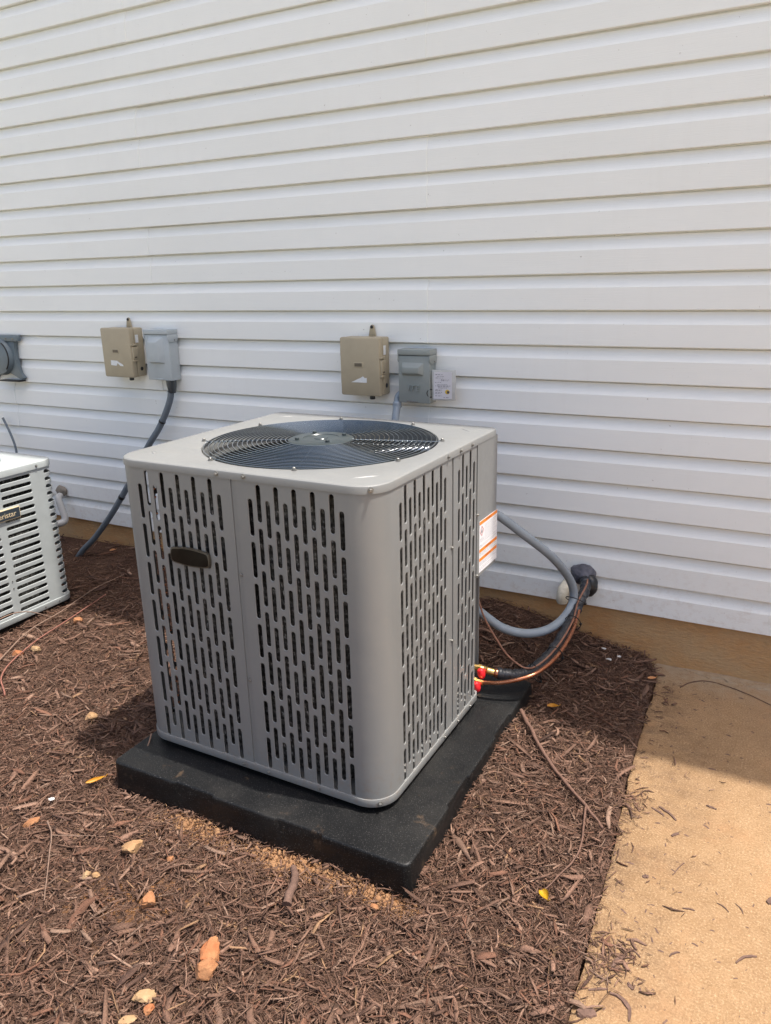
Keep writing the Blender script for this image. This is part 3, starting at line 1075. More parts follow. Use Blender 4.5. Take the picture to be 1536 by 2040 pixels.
# base pan: rim with the service corner cut away
def base_ring(off, z):
    o_ = off
    pts = []
    n = 10
    x0, x1, y0, y1 = -W / 2 - o_, W / 2 + o_, -D / 2 - o_, D / 2 + o_
    r = RC + o_
    for k in range(n + 1):
        a = -PI / 2 + PI / 2 * k / n
        pts.append((x1 - r + r * math.cos(a), y0 + r + r * math.sin(a), z))
    pts += [(x1, 0.215, z), (x1 - 0.006, 0.228 + o_, z), (0.325 + o_, 0.262 + o_, z), (0.318 + o_, 0.275, z), (0.318 + o_, y1 - 0.03, z)]
    for cx_, cy_, rr, a0 in ((0.288, y1 - 0.03, 0.03, 0), (x0 + 0.03, y1 - 0.03, 0.03, PI / 2), (x0 + r, y0 + r, r, PI)):
        for k in range(n + 1):
            a = a0 + PI / 2 * k / n
            pts.append((cx_ + rr * math.cos(a), cy_ + rr * math.sin(a), z))
    return pts


bm = bmesh.new()
vv = ring_band(bm, [base_ring(-0.01, 0.003), base_ring(-0.002, 0.0), base_ring(0.0022, 0.0), base_ring(0.0026, 0.001), base_ring(0.0026, 0.0195), base_ring(0.0020, 0.0208), base_ring(-0.003, 0.0212)])
bm.faces.new([bm.verts.new(p) for p in base_ring(-0.004, 0.012)])
bm.faces.new([bm.verts.new(p) for p in reversed(base_ring(-0.0095, 0.003))])
obj('base_pan', mesh_from_bm('base_pan', bm, 30), M['cabinet_paint'], ac)
for sx, sy in ((-1, -1), (1, -1), (-1, 1), (0.7, 1)):
    bm = bmesh.new()
    add_box(bm, sx * 0.27 - 0.04, sx * 0.27 + 0.04, sy * 0.27 - 0.03, sy * 0.27 + 0.03, 0.083 - ZB, 0.002, bev=0.003)
    obj('foot', mesh_from_bm('foot', bm, 40), M['black_plastic'], ac)

# control-box cover at the rear corner (above) and the recessed valve plate (below)
bm = bmesh.new()
cyl = []
yb = D / 2 + 0.001
for z in (0.398, 0.7882):
    L = [(W / 2 + 0.0016, YE + 0.0035, z), (W / 2 + 0.0016, yb - 0.010, z), (W / 2 - 0.0012, yb - 0.0028, z), (W / 2 - 0.0084, yb, z), (W / 2 - 0.11, yb, z), (W / 2 - 0.11, YE + 0.0035, z)]
    cyl.append([bm.verts.new(p) for p in L])
n = 6
for k in range(n):
    bm.faces.new((cyl[0][k], cyl[0][(k + 1) % n], cyl[1][(k + 1) % n], cyl[1][k]))
bm.faces.new(list(reversed(cyl[0]))); bm.faces.new(cyl[1])
cover = obj('control_cover', mesh_from_bm('control_cover', bm, 30), M['cabinet_paint'], ac)
box_obj('valve_plate', (0.322, 0.328, YE - 0.004, D / 2 - 0.012, 0.013, 0.3975), M['cabinet_paint'], ac)
box_obj('valve_cheek', (0.3285, W / 2 - 0.001, YE + 0.0005, YE + 0.003, 0.021, 0.3975), M['cabinet_paint'], ac)

# warning label on the cover
LX = W / 2 + 0.0022
lab_y0, lab_y1, lab_z0, lab_z1 = 0.2215, 0.3625, 0.408, 0.563
bm = bmesh.new()
add_box(bm, LX - 0.0004, LX, lab_y0, lab_y1, lab_z0, lab_z1)
label = obj('warning_label', mesh_from_bm('warning_label', bm), M['paper_white'], cover)


def rplate(name, y0, y1, z0, z1, mat, parent, lift):
    bm = bmesh.new()
    vs = [bm.verts.new((LX + lift, y, z)) for y, z in ((y0, z0), (y1, z0), (y1, z1), (y0, z1))]
    bm.faces.new(vs)
    return obj(name, mesh_from_bm(name, bm), mat, parent)


for zc in (0.5565, 0.4735, 0.4465):
    rplate('orange_band', lab_y0 + 0.001, lab_y1 - 0.001, zc - 0.0050, zc + 0.0050, M['label_orange'], label, 0.0004)
    text_mesh('printed_word', 'WARNING', 0.0095, M['label_brown'], label, Matrix.Translation((LX + 0.0006, (lab_y0 + lab_y1) / 2, zc)) @ FACE_RIGHT, extrude=0.0)
# flame diamond
bm = bmesh.new()
cy_, cz_ = 0.2395, 0.531
for r0, r1 in ((0.0155, 0.0128),):
    o_ = [bm.verts.new((LX + 0.0005, cy_ + math.cos(a) * r0, cz_ + math.sin(a) * r0)) for a in (0, PI / 2, PI, 3 * PI / 2)]
    i_ = [bm.verts.new((LX + 0.0005, cy_ + math.cos(a) * r1, cz_ + math.sin(a) * r1)) for a in (0, PI / 2, PI, 3 * PI / 2)]
    for k in range(4): bm.faces.new((o_[k], o_[(k + 1) % 4], i_[(k + 1) % 4], i_[k]))
obj('hazard_diamond', mesh_from_bm('hazard_diamond', bm), M['label_red'], label)
bm = bmesh.new()
bm.faces.new([bm.verts.new((LX + 0.0005, cy_ + a, cz_ + b)) for a, b in ((-0.003, -0.006), (0.003, -0.006), (0.0042, -0.001), (0.0022, 0.002), (0.0005, 0.0075), (-0.0018, 0.0025), (-0.0042, -0.0005))])
obj('flame', mesh_from_bm('flame', bm), M['print_dark'], label)


def text_bars(name, boxes, seed, lift, mat, parent, right=True, ch=0.0022):
    """blocks of unreadable fine print, broken into word-length strokes"""
    r_ = random.Random(seed)
    bm = bmesh.new()
    for (y0, y1, z) in boxes:
        y = y0
        while y < y1 - 0.001:
            wl = min(r_.uniform(0.003, 0.010), y1 - y)
            for k in range(max(1, int(wl / 0.0016))):
                a = y + k * 0.0016
                hh = ch * r_.choice((0.5, 0.5, 0.75))
                P = [(a, z), (a + 0.001, z), (a + 0.001, z + hh), (a, z + hh)]
                if right: bm.faces.new([bm.verts.new((LX + lift, p[0], p[1])) for p in P])
                else: bm.faces.new([bm.verts.new((p[0], lift, p[1])) for p in P])
            y += wl + 0.0018
    return obj(name, mesh_from_bm(name, bm), mat, parent)


rows_ = [(0.262, 0.357 - 0.012 * (i % 3), 0.5435 - i * 0.0052) for i in range(10)]
rows_ += [(0.226, 0.354 - 0.02 * (i % 2), 0.4885 - i * 0.004) for i in range(2)]
rows_ += [(0.228, 0.256, 0.508 - i * 0.004) for i in range(3)]
rows_ += [(0.226, 0.357 - 0.03 * (i % 2), 0.4645 - i * 0.0042) for i in range(3)]
rows_ += [(0.226, 0.357 - 0.02 * (i % 2), 0.4370 - i * 0.0042) for i in range(3)]
rows_ += [(0.226, 0.330, 0.4205), (0.226, 0.300, 0.4155)]
text_bars('fine_print', rows_, 3, 0.0005, M['print_grey'], label)

# screws
def hex_screw(parent, p, nrm, s=1.0, name='screw'):
    bm = bmesh.new()
    q = Vector((0, 0, 1)).rotation_difference(Vector(nrm)).to_matrix().to_4x4()
    Mx = Matrix.Translation(p) @ q
    add_lathe(bm, [(0.0062 * s, 0), (0.0062 * s, 0.0012 * s), (0.0042 * s, 0.0014 * s)], 12, Mx)
    add_lathe(bm, [(0.0040 * s, 0.0012 * s), (0.0040 * s, 0.0052 * s), (0.0032 * s, 0.0060 * s)], 6, Mx)
    return obj(name, mesh_from_bm(name, bm, 30), M['screw_metal'], parent)


fy = -D / 2
for x_, z_ in ((-0.0416, 0.7975), (0.0385, 0.7985)):
    hex_screw(ac, (x_, fy - 0.0026, z_), (0, -1, 0))
hex_screw(ac, (0.007, fy - 0.0004 + 0.003, 0.5504), (0, -1, 0))
hex_screw(ac, (0.006, fy - 0.0004 + 0.003, 0.265), (0, -1, 0))
for x_, z_ in ((-0.035, 0.010), (0.045, 0.010), (0.2, 0.010)):
    hex_screw(ac, (x_, fy - 0.0026, z_), (0, -1, 0), 0.8)
for y_, z_ in ((0.0041, 0.797), (0.0824, 0.797), (0.1602, 0.797)):
    hex_screw(ac, (W / 2 + 0.0026, y_, z_), (1, 0, 0), 0.9)
for y_, z_ in ((0.031, 0.5473), (0.031, 0.28), (0.207, 0.5872), (0.207, 0.405)):
    hex_screw(ac, (W / 2 + 0.0002, y_, z_), (1, 0, 0), 0.9)
for y_, z_ in ((-0.02, 0.010), (0.07, 0.010), (0.16, 0.010)):
    hex_screw(ac, (W / 2 + 0.0026, y_, z_), (1, 0, 0), 0.8)
ca = math.radians(-48)
cc = Vector((W / 2 - RC, -D / 2 + RC, 0))
for z_ in (0.7975, 0.0095):
    hex_screw(ac, cc + Vector((math.cos(ca), math.sin(ca), 0)) * (RC + 0.0028) + Vector((0, 0, z_)), (math.cos(ca), math.sin(ca), 0), 1.05)
cl_ = Vector((-W / 2 + RC, -D / 2 + RC, 0))
for z_ in (0.7975, 0.0095):
    hex_screw(ac, cl_ + Vector((math.cos(PI + 0.25), math.sin(PI + 0.25), 0)) * (RC + 0.0028) + Vector((0, 0, z_)), (math.cos(PI + 0.25), math.sin(PI + 0.25), 0), 1.05)

# blank dark nameplate with bowed edges
def bowed_plate(name, cx_, cz_, w, h, bow, y, depth, mat, parent, rad=0.009):
    pts = []
    n = 10
    for k in range(n + 1):
        t_ = k / n
        pts.append((-w / 2 + rad + (w - 2 * rad) * t_, -h / 2 - bow * math.sin(PI * t_)))
    for a in (-PI / 4, 0, PI / 4): pts.append((w / 2 - rad + rad * math.cos(a) * 1.05, rad * math.sin(a) * 2.0))
    pts = pts[:n + 1]
    c1 = rad * 0.35
    pts += [(w / 2 - c1, -h / 2 + 0.0015), (w / 2 - 0.0004, -h / 2 + rad * 0.7), (w / 2 + 0.0012, 0.0), (w / 2 - 0.0004, h / 2 - rad * 0.7), (w / 2 - c1, h / 2 - 0.0015)]
    for k in range(n + 1):
        t_ = 1 - k / n
        pts.append((-w / 2 + rad + (w - 2 * rad) * t_, h / 2 + bow * math.sin(PI * t_)))
    pts += [(-w / 2 + c1, h / 2 - 0.0015), (-w / 2 + 0.0004, h / 2 - rad * 0.7), (-w / 2 - 0.0012, 0.0), (-w / 2 + 0.0004, -h / 2 + rad * 0.7), (-w / 2 + c1, -h / 2 + 0.0015)]
    bm = bmesh.new()
    add_poly_prism(bm, pts, Matrix.Translation((cx_, y, cz_)) @ FACE_FRONT, depth, 0.0025)
    return obj(name, mesh_from_bm(name, bm, 30), mat, parent)


plate = bowed_plate('nameplate', -0.148, 0.573, 0.126, 0.039, 0.0045, fy - 0.0004, 0.008, M['badge_rim'], ac)
bowed_plate('nameplate_face', -0.148, 0.573, 0.119, 0.033, 0.0042, fy - 0.0079, 0.0012, M['badge_black'], plate, 0.008)

# service valves: brass bodies with red caps
for yv, zv in ((0.300, 0.060), (0.262, 0.034)):
    bm = bmesh.new()
    q = Matrix.Translation((0.3285, yv, zv)) @ Matrix.Rotation(PI / 2, 4, 'Y')
    add_lathe(bm, [(0.013, 0), (0.013, 0.016), (0.010, 0.018), (0.010, 0.030), (0.0125, 0.031), (0.0125, 0.040), (0.009, 0.041), (0.009, 0.062)], 8, q)
    vb = obj('valve', mesh_from_bm('valve', bm, 30), M['brass'], ac)
    bm = bmesh.new()
    q = Vector((0, 0, 1)).rotation_difference(Vector((0.30, -0.10, -0.95)).normalized()).to_matrix().to_4x4()
    add_lathe(bm, [(0.007, -0.004), (0.0115, 0.0), (0.0125, 0.008), (0.0115, 0.018), (0.0075, 0.026), (0.003, 0.029)], 12, Matrix.Translation((0.372, yv - 0.016, zv + 0.004)) @ q)
    obj('red_cap', mesh_from_bm('red_cap', bm, 40), M['red_plastic'], vb)

# ------------------------------------------------------------------ REFRIGERANT LINES, CONDUIT, WALL SLEEVE
def ac_pt(x, y, z):
    return AC_LOC + ex * x + ey * y + Vector((0, 0, z))


v1 = ac_pt(0.385, 0.300, 0.060)
v2 = ac_pt(0.385, 0.262, 0.034)
suction = empty('suction_line', v1, 0, 'thick black insulated refrigerant line running from the valves to the wall', 'pipe')
pts = [v1, (-0.715, -0.552, 0.150), (-0.661, -0.522, 0.143)]
o = tube_obj('copper_stub', [Vector(p) - v1 for p in [v1 - Vector((0.02, 0, 0)), (-0.726, -0.553, 0.153), (-0.700, -0.545, 0.150)]], 0.0115, M['brass'], suction, 14)
spath = catmull([(-0.716, -0.55, 0.150), (-0.661, -0.52, 0.143), (-0.621, -0.47, 0.150), (-0.592, -0.38, 0.172), (-0.578, -0.26, 0.205), (-0.572, -0.16, 0.241), (-0.566, -0.085, 0.278), (-0.580, -0.035, 0.296), (-0.597, 0.0, 0.298)], 16)
bm = bmesh.new()
rads = [0.0172 + 0.0013 * (1 if (i // 2) % 2 else 0) + 0.0012 * math.sin(i * 0.9) for i in range(len(spath))]
add_tube(bm, [p - v1 for p in spath], rads, 14)
obj('insulation', mesh_from_bm('insulation', bm, 40), M['insulation'], suction)
bm = bmesh.new()
add_lathe(bm, [(0.013, 0), (0.0145, 0.002), (0.0145, 0.012), (0.013, 0.014)], 14, Matrix.Translation(Vector((-0.724, -0.553, 0.1525)) - v1) @ (Vector((0, 0, 1)).rotation_difference(Vector((0.95, 0.25, -0.1)).normalized()).to_matrix().to_4x4()))
obj('coupling', mesh_from_bm('coupling', bm, 40), M['copper'], suction)

liquid = tube_obj('liquid_line', [v2, (-0.735, -0.598, 0.138), (-0.686, -0.59, 0.146), (-0.617, -0.56, 0.166), (-0.581, -0.5, 0.177), (-0.560, -0.41, 0.19), (-0.553, -0.3, 0.211), (-0.560, -0.2, 0.232), (-0.570, -0.1, 0.272), (-0.585, -0.02, 0.300)], 0.0062, M['copper'], None, 12, 10)
tag(liquid, 'thin bare copper liquid line curving in front of the black insulated pipe', 'pipe')
thermo = tube_obj('control_cable', [ac_pt(0.33, 0.30, 0.32), (-0.805, -0.50, 0.378), (-0.779, -0.5, 0.306), (-0.736, -0.5, 0.237), (-0.694, -0.5, 0.187), (-0.636, -0.505, 0.164), (-0.598, -0.47, 0.177), (-0.573, -0.38, 0.200), (-0.562, -0.26, 0.232), (-0.570, -0.16, 0.262), (-0.560, -0.09, 0.300), (-0.575, -0.02, 0.305)], 0.0031, M['thermostat_cable'], None, 8, 10)
tag(thermo, 'thin brown control cable drooping from the condenser to the pipes', 'cable')


def tie(path_c, axis, r, parent=None):
    pass


whip = empty('flexible_conduit', (-1.30, -0.04, 0.88), 0, 'grey flexible conduit looping from the small grey disconnect box round to the condenser', 'conduit')
w0 = Vector((-1.30, -0.04, 0.88))
loop = [(-1.270, -0.035, 0.930), (-1.302, -0.036, 0.905), (-1.304, -0.045, 0.870), (-1.297, -0.08, 0.80), (-1.28, -0.16, 0.62), (-1.20, -0.28, 0.45), (-1.05, -0.38, 0.37), (-0.93, -0.44, 0.345), (-0.823, -0.45, 0.303), (-0.748, -0.42, 0.243), (-0.68, -0.37, 0.214), (-0.625, -0.3, 0.212), (-0.597, -0.21, 0.228), (-0.588, -0.15, 0.268), (-0.599, -0.17, 0.341), (-0.635, -0.27, 0.45), (-0.71, -0.36, 0.55), (-0.78, -0.40, 0.614), (-0.86, -0.43, 0.66), (-0.93, -0.495, 0.69)]
lp = catmull(loop, 14)
bm = bmesh.new()
add_tube(bm, [p - w0 for p in lp[28:]], 0.0142, 16)
obj('hose', mesh_from_bm('hose', bm, 60), M['liquidtight_grey'], whip)
bm = bmesh.new()
nn = lp[:42]
add_tube(bm, [p - w0 for p in nn], [0.0128 + (0.0008 if (i % 2) else 0) for i in range(len(nn))], 14)
obj('elbow', mesh_from_bm('elbow', bm, 60), M['metal_conduit'], whip)
bm = bmesh.new()
add_lathe(bm, [(0.0135, -0.012), (0.0165, -0.010), (0.0165, 0.008), (0.0135, 0.012)], 12, Matrix.Translation(Vector((-1.3035, -0.043, 0.875)) - w0))
obj('compression_nut', mesh_from_bm('compression_nut', bm, 30), M['metal_conduit'], whip)

# cable ties round the bundle
def cable_tie(c, nrm, rx, name='cable_tie', label=None):
    bm = bmesh.new()
    q = Vector((0, 0, 1)).rotation_difference(Vector(nrm).normalized()).to_matrix().to_4x4()
    Mx = Matrix.Translation(c) @ q
    path = [Mx @ Vector((rx[0] * math.cos(2 * PI * k / 28), rx[1] * math.sin(2 * PI * k / 28), 0)) for k in range(29)]
    add_tube(bm, path, 0.0016, 6, False)
    add_box(bm, -0.004, 0.004, -0.003, 0.003, -0.003, 0.003)
    for v_ in bm.verts[-8:]: pass
    o = obj(name, mesh_from_bm(name, bm, 40), M['black_plastic'])
    if label: tag(o, label, 'cable tie', 'cable ties on the refrigerant lines')
    return o


def tie_at(c, nrm, rx, label):
    bm = bmesh.new()
    q = Vector((0, 0, 1)).rotation_difference(Vector(nrm).normalized()).to_matrix().to_4x4()
    Mx = Matrix.Translation(c) @ q
    path = [Mx @ Vector((rx[0] * math.cos(2 * PI * k / 28), rx[1] * math.sin(2 * PI * k / 28), 0)) for k in range(29)]
    add_tube(bm, path, 0.0017, 6, False)
    hd = Mx @ Vector((rx[0], 0, 0))
    add_box(bm, hd.x - 0.004, hd.x + 0.004, hd.y - 0.004, hd.y + 0.004, hd.z - 0.003, hd.z + 0.003, bev=0.001)
    o = obj('cable_tie', mesh_from_bm('cable_tie', bm, 40), M['black_plastic'])
    tag(o, label, 'cable tie', 'cable ties on the refrigerant lines')


tie_at((-0.580, -0.155, 0.262), (0.1, 0.5, 0.55), (0.034, 0.026), 'black cable tie holding the grey conduit loop to the pipes by the wall')
tie_at((-0.566, -0.235, 0.217), (0.0, 0.9, 0.3), (0.026, 0.030), 'black cable tie round the pipes, just below the conduit loop')
tie_at((-0.576, -0.405, 0.177), (0.15, 0.9, 0.2), (0.026, 0.030), 'black cable tie halfway along the insulated pipe')
tie_at((-0.607, -0.505, 0.155), (0.6, 0.7, 0.2), (0.030, 0.030), 'black cable tie on the pipes nearest the pad corner')

# taped, putty-sealed sleeve where the lines enter the wall
sl = empty('wall_sleeve', (-0.592, 0.0, 0.29), 0, 'dark putty and tape plug where the pipes enter the siding', 'pipe sleeve')
bm = bmesh.new()
bmesh.ops.create_icosphere(bm, subdivisions=4, radius=1.0)
for v_ in bm.verts:
    p = v_.co
    d_ = 1 + 0.16 * mnoise.noise(p * 1.7 + Vector((3, 1, 0))) + 0.07 * mnoise.noise(p * 4.5)
    v_.co = Vector((p.x * 0.046 * d_, p.y * 0.032 * d_ - 0.010, p.z * 0.037 * d_ + 0.014))
obj('putty', mesh_from_bm('putty', bm, 80), M['putty'], sl)
bm = bmesh.new()
bmesh.ops.create_icosphere(bm, subdivisions=3, radius=1.0)
for v_ in bm.verts:
    p = v_.co
    d_ = 1 + 0.15 * mnoise.noise(p * 2.2 + Vector((9, 1, 0)))
    v_.co = Vector((p.x * 0.025 * d_ + 0.032, p.y * 0.027 * d_ - 0.028, p.z * 0.040 * d_ - 0.016))
obj('tape_wrap', mesh_from_bm('tape_wrap', bm, 80), M['tape_black'], sl)

# cream foam-capped drain stub
bm = bmesh.new()
pth = [Vector((-0.650, 0.02, 0.252)), Vector((-0.651, -0.02, 0.251)), Vector((-0.652, -0.036, 0.246)), Vector((-0.653, -0.044, 0.232)), Vector((-0.654, -0.046, 0.206)), Vector((-0.654, -0.046, 0.196))]
add_tube(bm, pth, [0.019, 0.020, 0.0215, 0.022, 0.021, 0.016], 14)
for v_ in bm.verts: v_.co += Vector((mnoise.noise(v_.co * 60), mnoise.noise(v_.co * 60 + Vector((5, 0, 0))), mnoise.noise(v_.co * 60 + Vector((0, 7, 0))))) * 0.0016
tag(obj('drain_stub', mesh_from_bm('drain_stub', bm, 60), M['foam_cream']), 'short cream drain stub poking from the siding beside the conduit loop', 'drain pipe')

# ------------------------------------------------------------------ WALL BOXES
def beige_box(x0, z0, w, label, torn, twin):
    d = 0.080
    h = 0.211
    t_ = empty('meter_box', (x0 + w / 2, 0, z0), 0, label, 'utility box', 'beige utility boxes on the siding')
    def bxo(name, dims, mat, parent, bev=0.0):
        a = list(dims)
        a[0] -= w / 2; a[1] -= w / 2
        return box_obj(name, a, mat, parent, bev)
    body = bxo('body', (0, w, -d + 0.030, 0.004, 0, h), M['beige_box'], t_, 0.006)
    door = bxo('door', (-0.0012, w + 0.0012, -d, -d + 0.0292, -0.0012, h + 0.0012), M['beige_box'], t_, 0.007)
    # door window recess
    wx, wz = w * 0.47, h * 0.535
    bm = bmesh.new()
    add_box(bm, wx - 0.020 - w / 2, wx + 0.020 - w / 2, -d - 0.0014, -d + 0.001, wz - 0.0095, wz + 0.0095, bev=0.001)
    fr_ = obj('window_frame', mesh_from_bm('window_frame', bm, 40), M['beige_box'], door)
    bxo('window', (wx - 0.0155, wx + 0.0155, -d - 0.0019, -d - 0.0013, wz - 0.006, wz + 0.006), M['beige_dark'], door)
    # torn sticker
    bm = bmesh.new()
    pts = torn
    vs = [bm.verts.new((wx - w / 2 + p[0], -d - 0.0008, h * 0.29 + p[1])) for p in pts]
    bm.faces.new(vs)
    obj('torn_sticker', mesh_from_bm('torn_sticker', bm), M['paper_torn'], door)
    # hinges left
    for zz in (h * 0.26, h * 0.74):
        bm = bmesh.new()
        add_box(bm, -0.008 - w / 2, 0.001 - w / 2, -d + 0.014, -d + 0.036, zz - 0.015, zz + 0.015, bev=0.002)
        hg = obj('hinge', mesh_from_bm('hinge', bm, 40), M['beige_box'], t_)
        bxo('hinge_slot', (-0.0086, -0.0078, -d + 0.018, -d + 0.030, zz - 0.009, zz + 0.009), M['beige_dark'], hg)
    # latch block, label and knock-out on the right side
    lt = bxo('latch', (w - 0.0005, w + 0.009, -d + 0.006, -d + 0.040, h * 0.37, h * 0.62), M['beige_box'], t_, 0.003)
    bxo('latch_hole', (w + 0.0085, w + 0.0094, -d + 0.012, -d + 0.026, h * 0.395, h * 0.425), M['beige_dark'], lt)
    for zz in (0.66, 0.345):
        bxo('latch_lug', (w - 0.0005, w + 0.008, -d + 0.004, -d + 0.034, h * zz - 0.004, h * zz + 0.004), M['beige_box'], t_, 0.0015)
    bxo('lug_shadow_hole', (w + 0.0002, w + 0.0016, -d + 0.012, -d + 0.034, h * 0.352, h * 0.372), M['beige_dark'], t_)  # solid dark strip painting the shadowed hole beside the lug
    bxo('side_sticker', (w + 0.0002, w + 0.0012, -0.045, -0.028, h * 0.70, h * 0.86), M['paper_torn'], t_)
    bm = bmesh.new()
    add_lathe(bm, [(0.008, 0), (0.0088, 0.001), (0.0075, 0.0022), (0.002, 0.0022)], 14, Matrix.Translation((w / 2 + 0.0, -0.025, h * 0.16)) @ Matrix.Rotation(PI / 2, 4, 'Y'))
    obj('knockout', mesh_from_bm('knockout', bm, 40), M['black_plastic'], t_)
    # mounting ears
    bm = bmesh.new()
    pts = [(-0.016, -0.004), (0.016, -0.004), (0.0085, 0.032)] + [(0.0085 * math.cos(a), 0.034 + 0.0085 * math.sin(a)) for a in (0.3, 0.9, PI / 2, PI - 0.9, PI - 0.3)] + [(-0.0085, 0.032)]
    add_poly_prism(bm, pts, Matrix.Translation((w * 0.60 - w / 2, -0.001, h)) @ FACE_FRONT, 0.006, 0.0012)
    ear = obj('mounting_ear', mesh_from_bm('mounting_ear', bm, 40), M['beige_box'], t_)
    bm = bmesh.new()
    add_lathe(bm, [(0.006, 0), (0.006, 0.003), (0.003, 0.0045)], 10, Matrix.Translation((w * 0.60 - w / 2, -0.0068, h + 0.034)) @ Matrix.Rotation(PI / 2, 4, 'X'))
    obj('screw', mesh_from_bm('screw', bm, 40), M['black_plastic'], ear)
    bm = bmesh.new()
    add_lathe(bm, [(0.009, -0.018), (0.0105, -0.016), (0.0105, -0.004), (0.008, 0.002)], 12, Matrix.Translation((w * 0.66 - w / 2, -0.035, -0.001)))
    obj('cable_gland', mesh_from_bm('cable_gland', bm, 40), M['fan_grey'], t_)
    return t_


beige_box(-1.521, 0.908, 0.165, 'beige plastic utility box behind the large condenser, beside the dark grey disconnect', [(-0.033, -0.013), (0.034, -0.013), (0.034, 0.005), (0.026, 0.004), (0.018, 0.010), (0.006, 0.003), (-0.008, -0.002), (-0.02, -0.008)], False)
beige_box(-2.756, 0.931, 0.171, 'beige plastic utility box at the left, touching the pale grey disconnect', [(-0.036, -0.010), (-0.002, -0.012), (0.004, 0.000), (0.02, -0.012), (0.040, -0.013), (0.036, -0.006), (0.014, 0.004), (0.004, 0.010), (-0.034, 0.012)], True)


def wire_loop():
    pass


def disconnect(x0, z0, w, h, d, mat, label, tall, lettering):
    t_ = empty('disconnect_box', (x0 + w / 2, 0, z0), 0, label, 'disconnect box', 'grey electrical disconnects on the siding')
    def bxo(name, dims, m_, parent, bev=0.0):
        a = list(dims)
        a[0] -= w / 2; a[1] -= w / 2
        return box_obj(name, a, m_, parent, bev)
    bxo('body', (0.003, w - 0.003, -d + 0.010, 0.004, 0, h - 0.002), mat, t_, 0.002)
    # rain hood: top plus cheeks with slanted lower corners
    hood = bxo('hood', (-0.002, w + 0.002, -d - 0.004, 0.003, h - 0.020, h), mat, t_, 0.0022)
    for s in (-1, 1):
        bm = bmesh.new()
        y0, y1 = -d - 0.0035, 0.002
        pts = [(y0, h - 0.0205), (y0, h - 0.040), (y0 + 0.012, h - 0.052), (y1 - 0.004, h - 0.052), (y1, h - 0.04), (y1, h - 0.0205)]
        Mx = Matrix(((0, 0, 1, (w / 2 - 0.0025) if s > 0 else (-w / 2 - 0.0015)), (1, 0, 0, 0), (0, 1, 0, 0), (0, 0, 0, 1)))
        add_poly_prism(bm, pts, Mx, 0.004, 0.0008)
        ck = obj('hood_cheek', mesh_from_bm('hood_cheek', bm, 40), mat, hood)
    hex_screw(hood, (w / 2 + 0.0016, -d * 0.35, h - 0.045), (1, 0, 0), 0.5)
    door = bxo('door', (0.0, w - 0.001, -d, -d + 0.0095, 0.001, h - 0.0225), mat, t_, 0.0022)
    # pressed pyramid handle
    bm = bmesh.new()
    cx_ = 0.0 - w * 0.02
    if not tall: bx0, bx1, bz0, bz1, hgt, ix, it, ib = cx_ - 0.046 * w / .126, cx_ + 0.040 * w / .126, h * 0.515, h * 0.76, 0.016, 0.010, 0.016, 0.010
    else: bx0, bx1, bz0, bz1, hgt, ix, it, ib = cx_ - 0.042, cx_ + 0.040, h * 0.34, h * 0.86, 0.019, 0.013, 0.022, 0.006
    b_ = [bm.verts.new(p) for p in ((bx0, -d - 0.0001, bz0), (bx1, -d - 0.0001, bz0), (bx1, -d - 0.0001, bz1), (bx0, -d - 0.0001, bz1))]
    t4 = [bm.verts.new(p) for p in ((bx0 + ix * 0.6, -d - hgt, bz0 + ib), (bx1 - ix * 1.4, -d - hgt, bz0 + ib), (bx1 - ix * (2.2 if tall else 1.4), -d - hgt, bz1 - it), (bx0 + ix * 0.6, -d - hgt, bz1 - it))]
    bm.faces.new(t4)
    for k in range(4): bm.faces.new((b_[k], b_[(k + 1) % 4], t4[(k + 1) % 4], t4[k]))
    bmesh.ops.bevel(bm, geom=[e for e in bm.edges], offset=0.003, segments=2, profile=0.5, affect='EDGES', clamp_overlap=True)
    obj('pressed_handle', mesh_from_bm('pressed_handle', bm, 40), mat, door)
    if lettering:
        text_mesh('embossed_letters', lettering, 0.030, mat, door, Matrix.Translation((-0.003, -d - 0.0003, h * 0.28)) @ FACE_FRONT, extrude=0.0042, shear=0.2, sx=1.2)
    hs = bxo('hasp', (w * 0.26, w * 0.62, -d - 0.0022, -d + 0.001, 0.0035, 0.0085), M['screw_metal'] if lettering else mat, door, 0.0008)
    return t_


disconnect(-1.290, 0.886, 0.126, 0.193, 0.055, M['disconnect_grey'], 'dark grey metal disconnect box above the large condenser', False, 'ITE')
disconnect(-2.520, 0.921, 0.136, 0.216, 0.056, M['disconnect_pale'], 'pale grey metal disconnect box with a tall pressed door, left of the photo', True, None)

# card in a clear sleeve hanging on the dark grey disconnect
cs = empty('inspection_card', (-1.147, -0.050, 0.957), math.radians(13), 'white printed card in a clear sleeve hung on the dark grey disconnect', 'card')
bm = bmesh.new()
add_box(bm, -0.008, 0.066, -0.0016, 0.0016, -0.052, 0.048, bev=0.0008)
sleeve = obj('sleeve', mesh_from_bm('sleeve', bm, 40), M['pvc_white'], cs)
bm = bmesh.new()
add_box(bm, -0.003, 0.054, -0.0026, -0.0018, -0.047, 0.041)
card = obj('card', mesh_from_bm('card', bm), material('paper_grey', (0.60, 0.59, 0.62), 0.6, var=0.03), cs)
for k in range(2):
    pass
LXs = LX
rows_ = [(0.002, 0.026, 0.032), (0.008, 0.032, 0.026), (0.002, 0.028, 0.021), (0.020, 0.048, 0.015), (0.020, 0.044, 0.012), (0.001, 0.024, 0.006), (0.008, 0.040, -0.001), (0.002, 0.050, -0.005), (0.010, 0.046, -0.008), (0.012, 0.040, -0.012), (0.002, 0.022, -0.018), (0.002, 0.022, -0.021), (0.002, 0.024, -0.027), (0.002, 0.020, -0.030), (0.002, 0.022, -0.038), (0.028, 0.046, -0.043)]
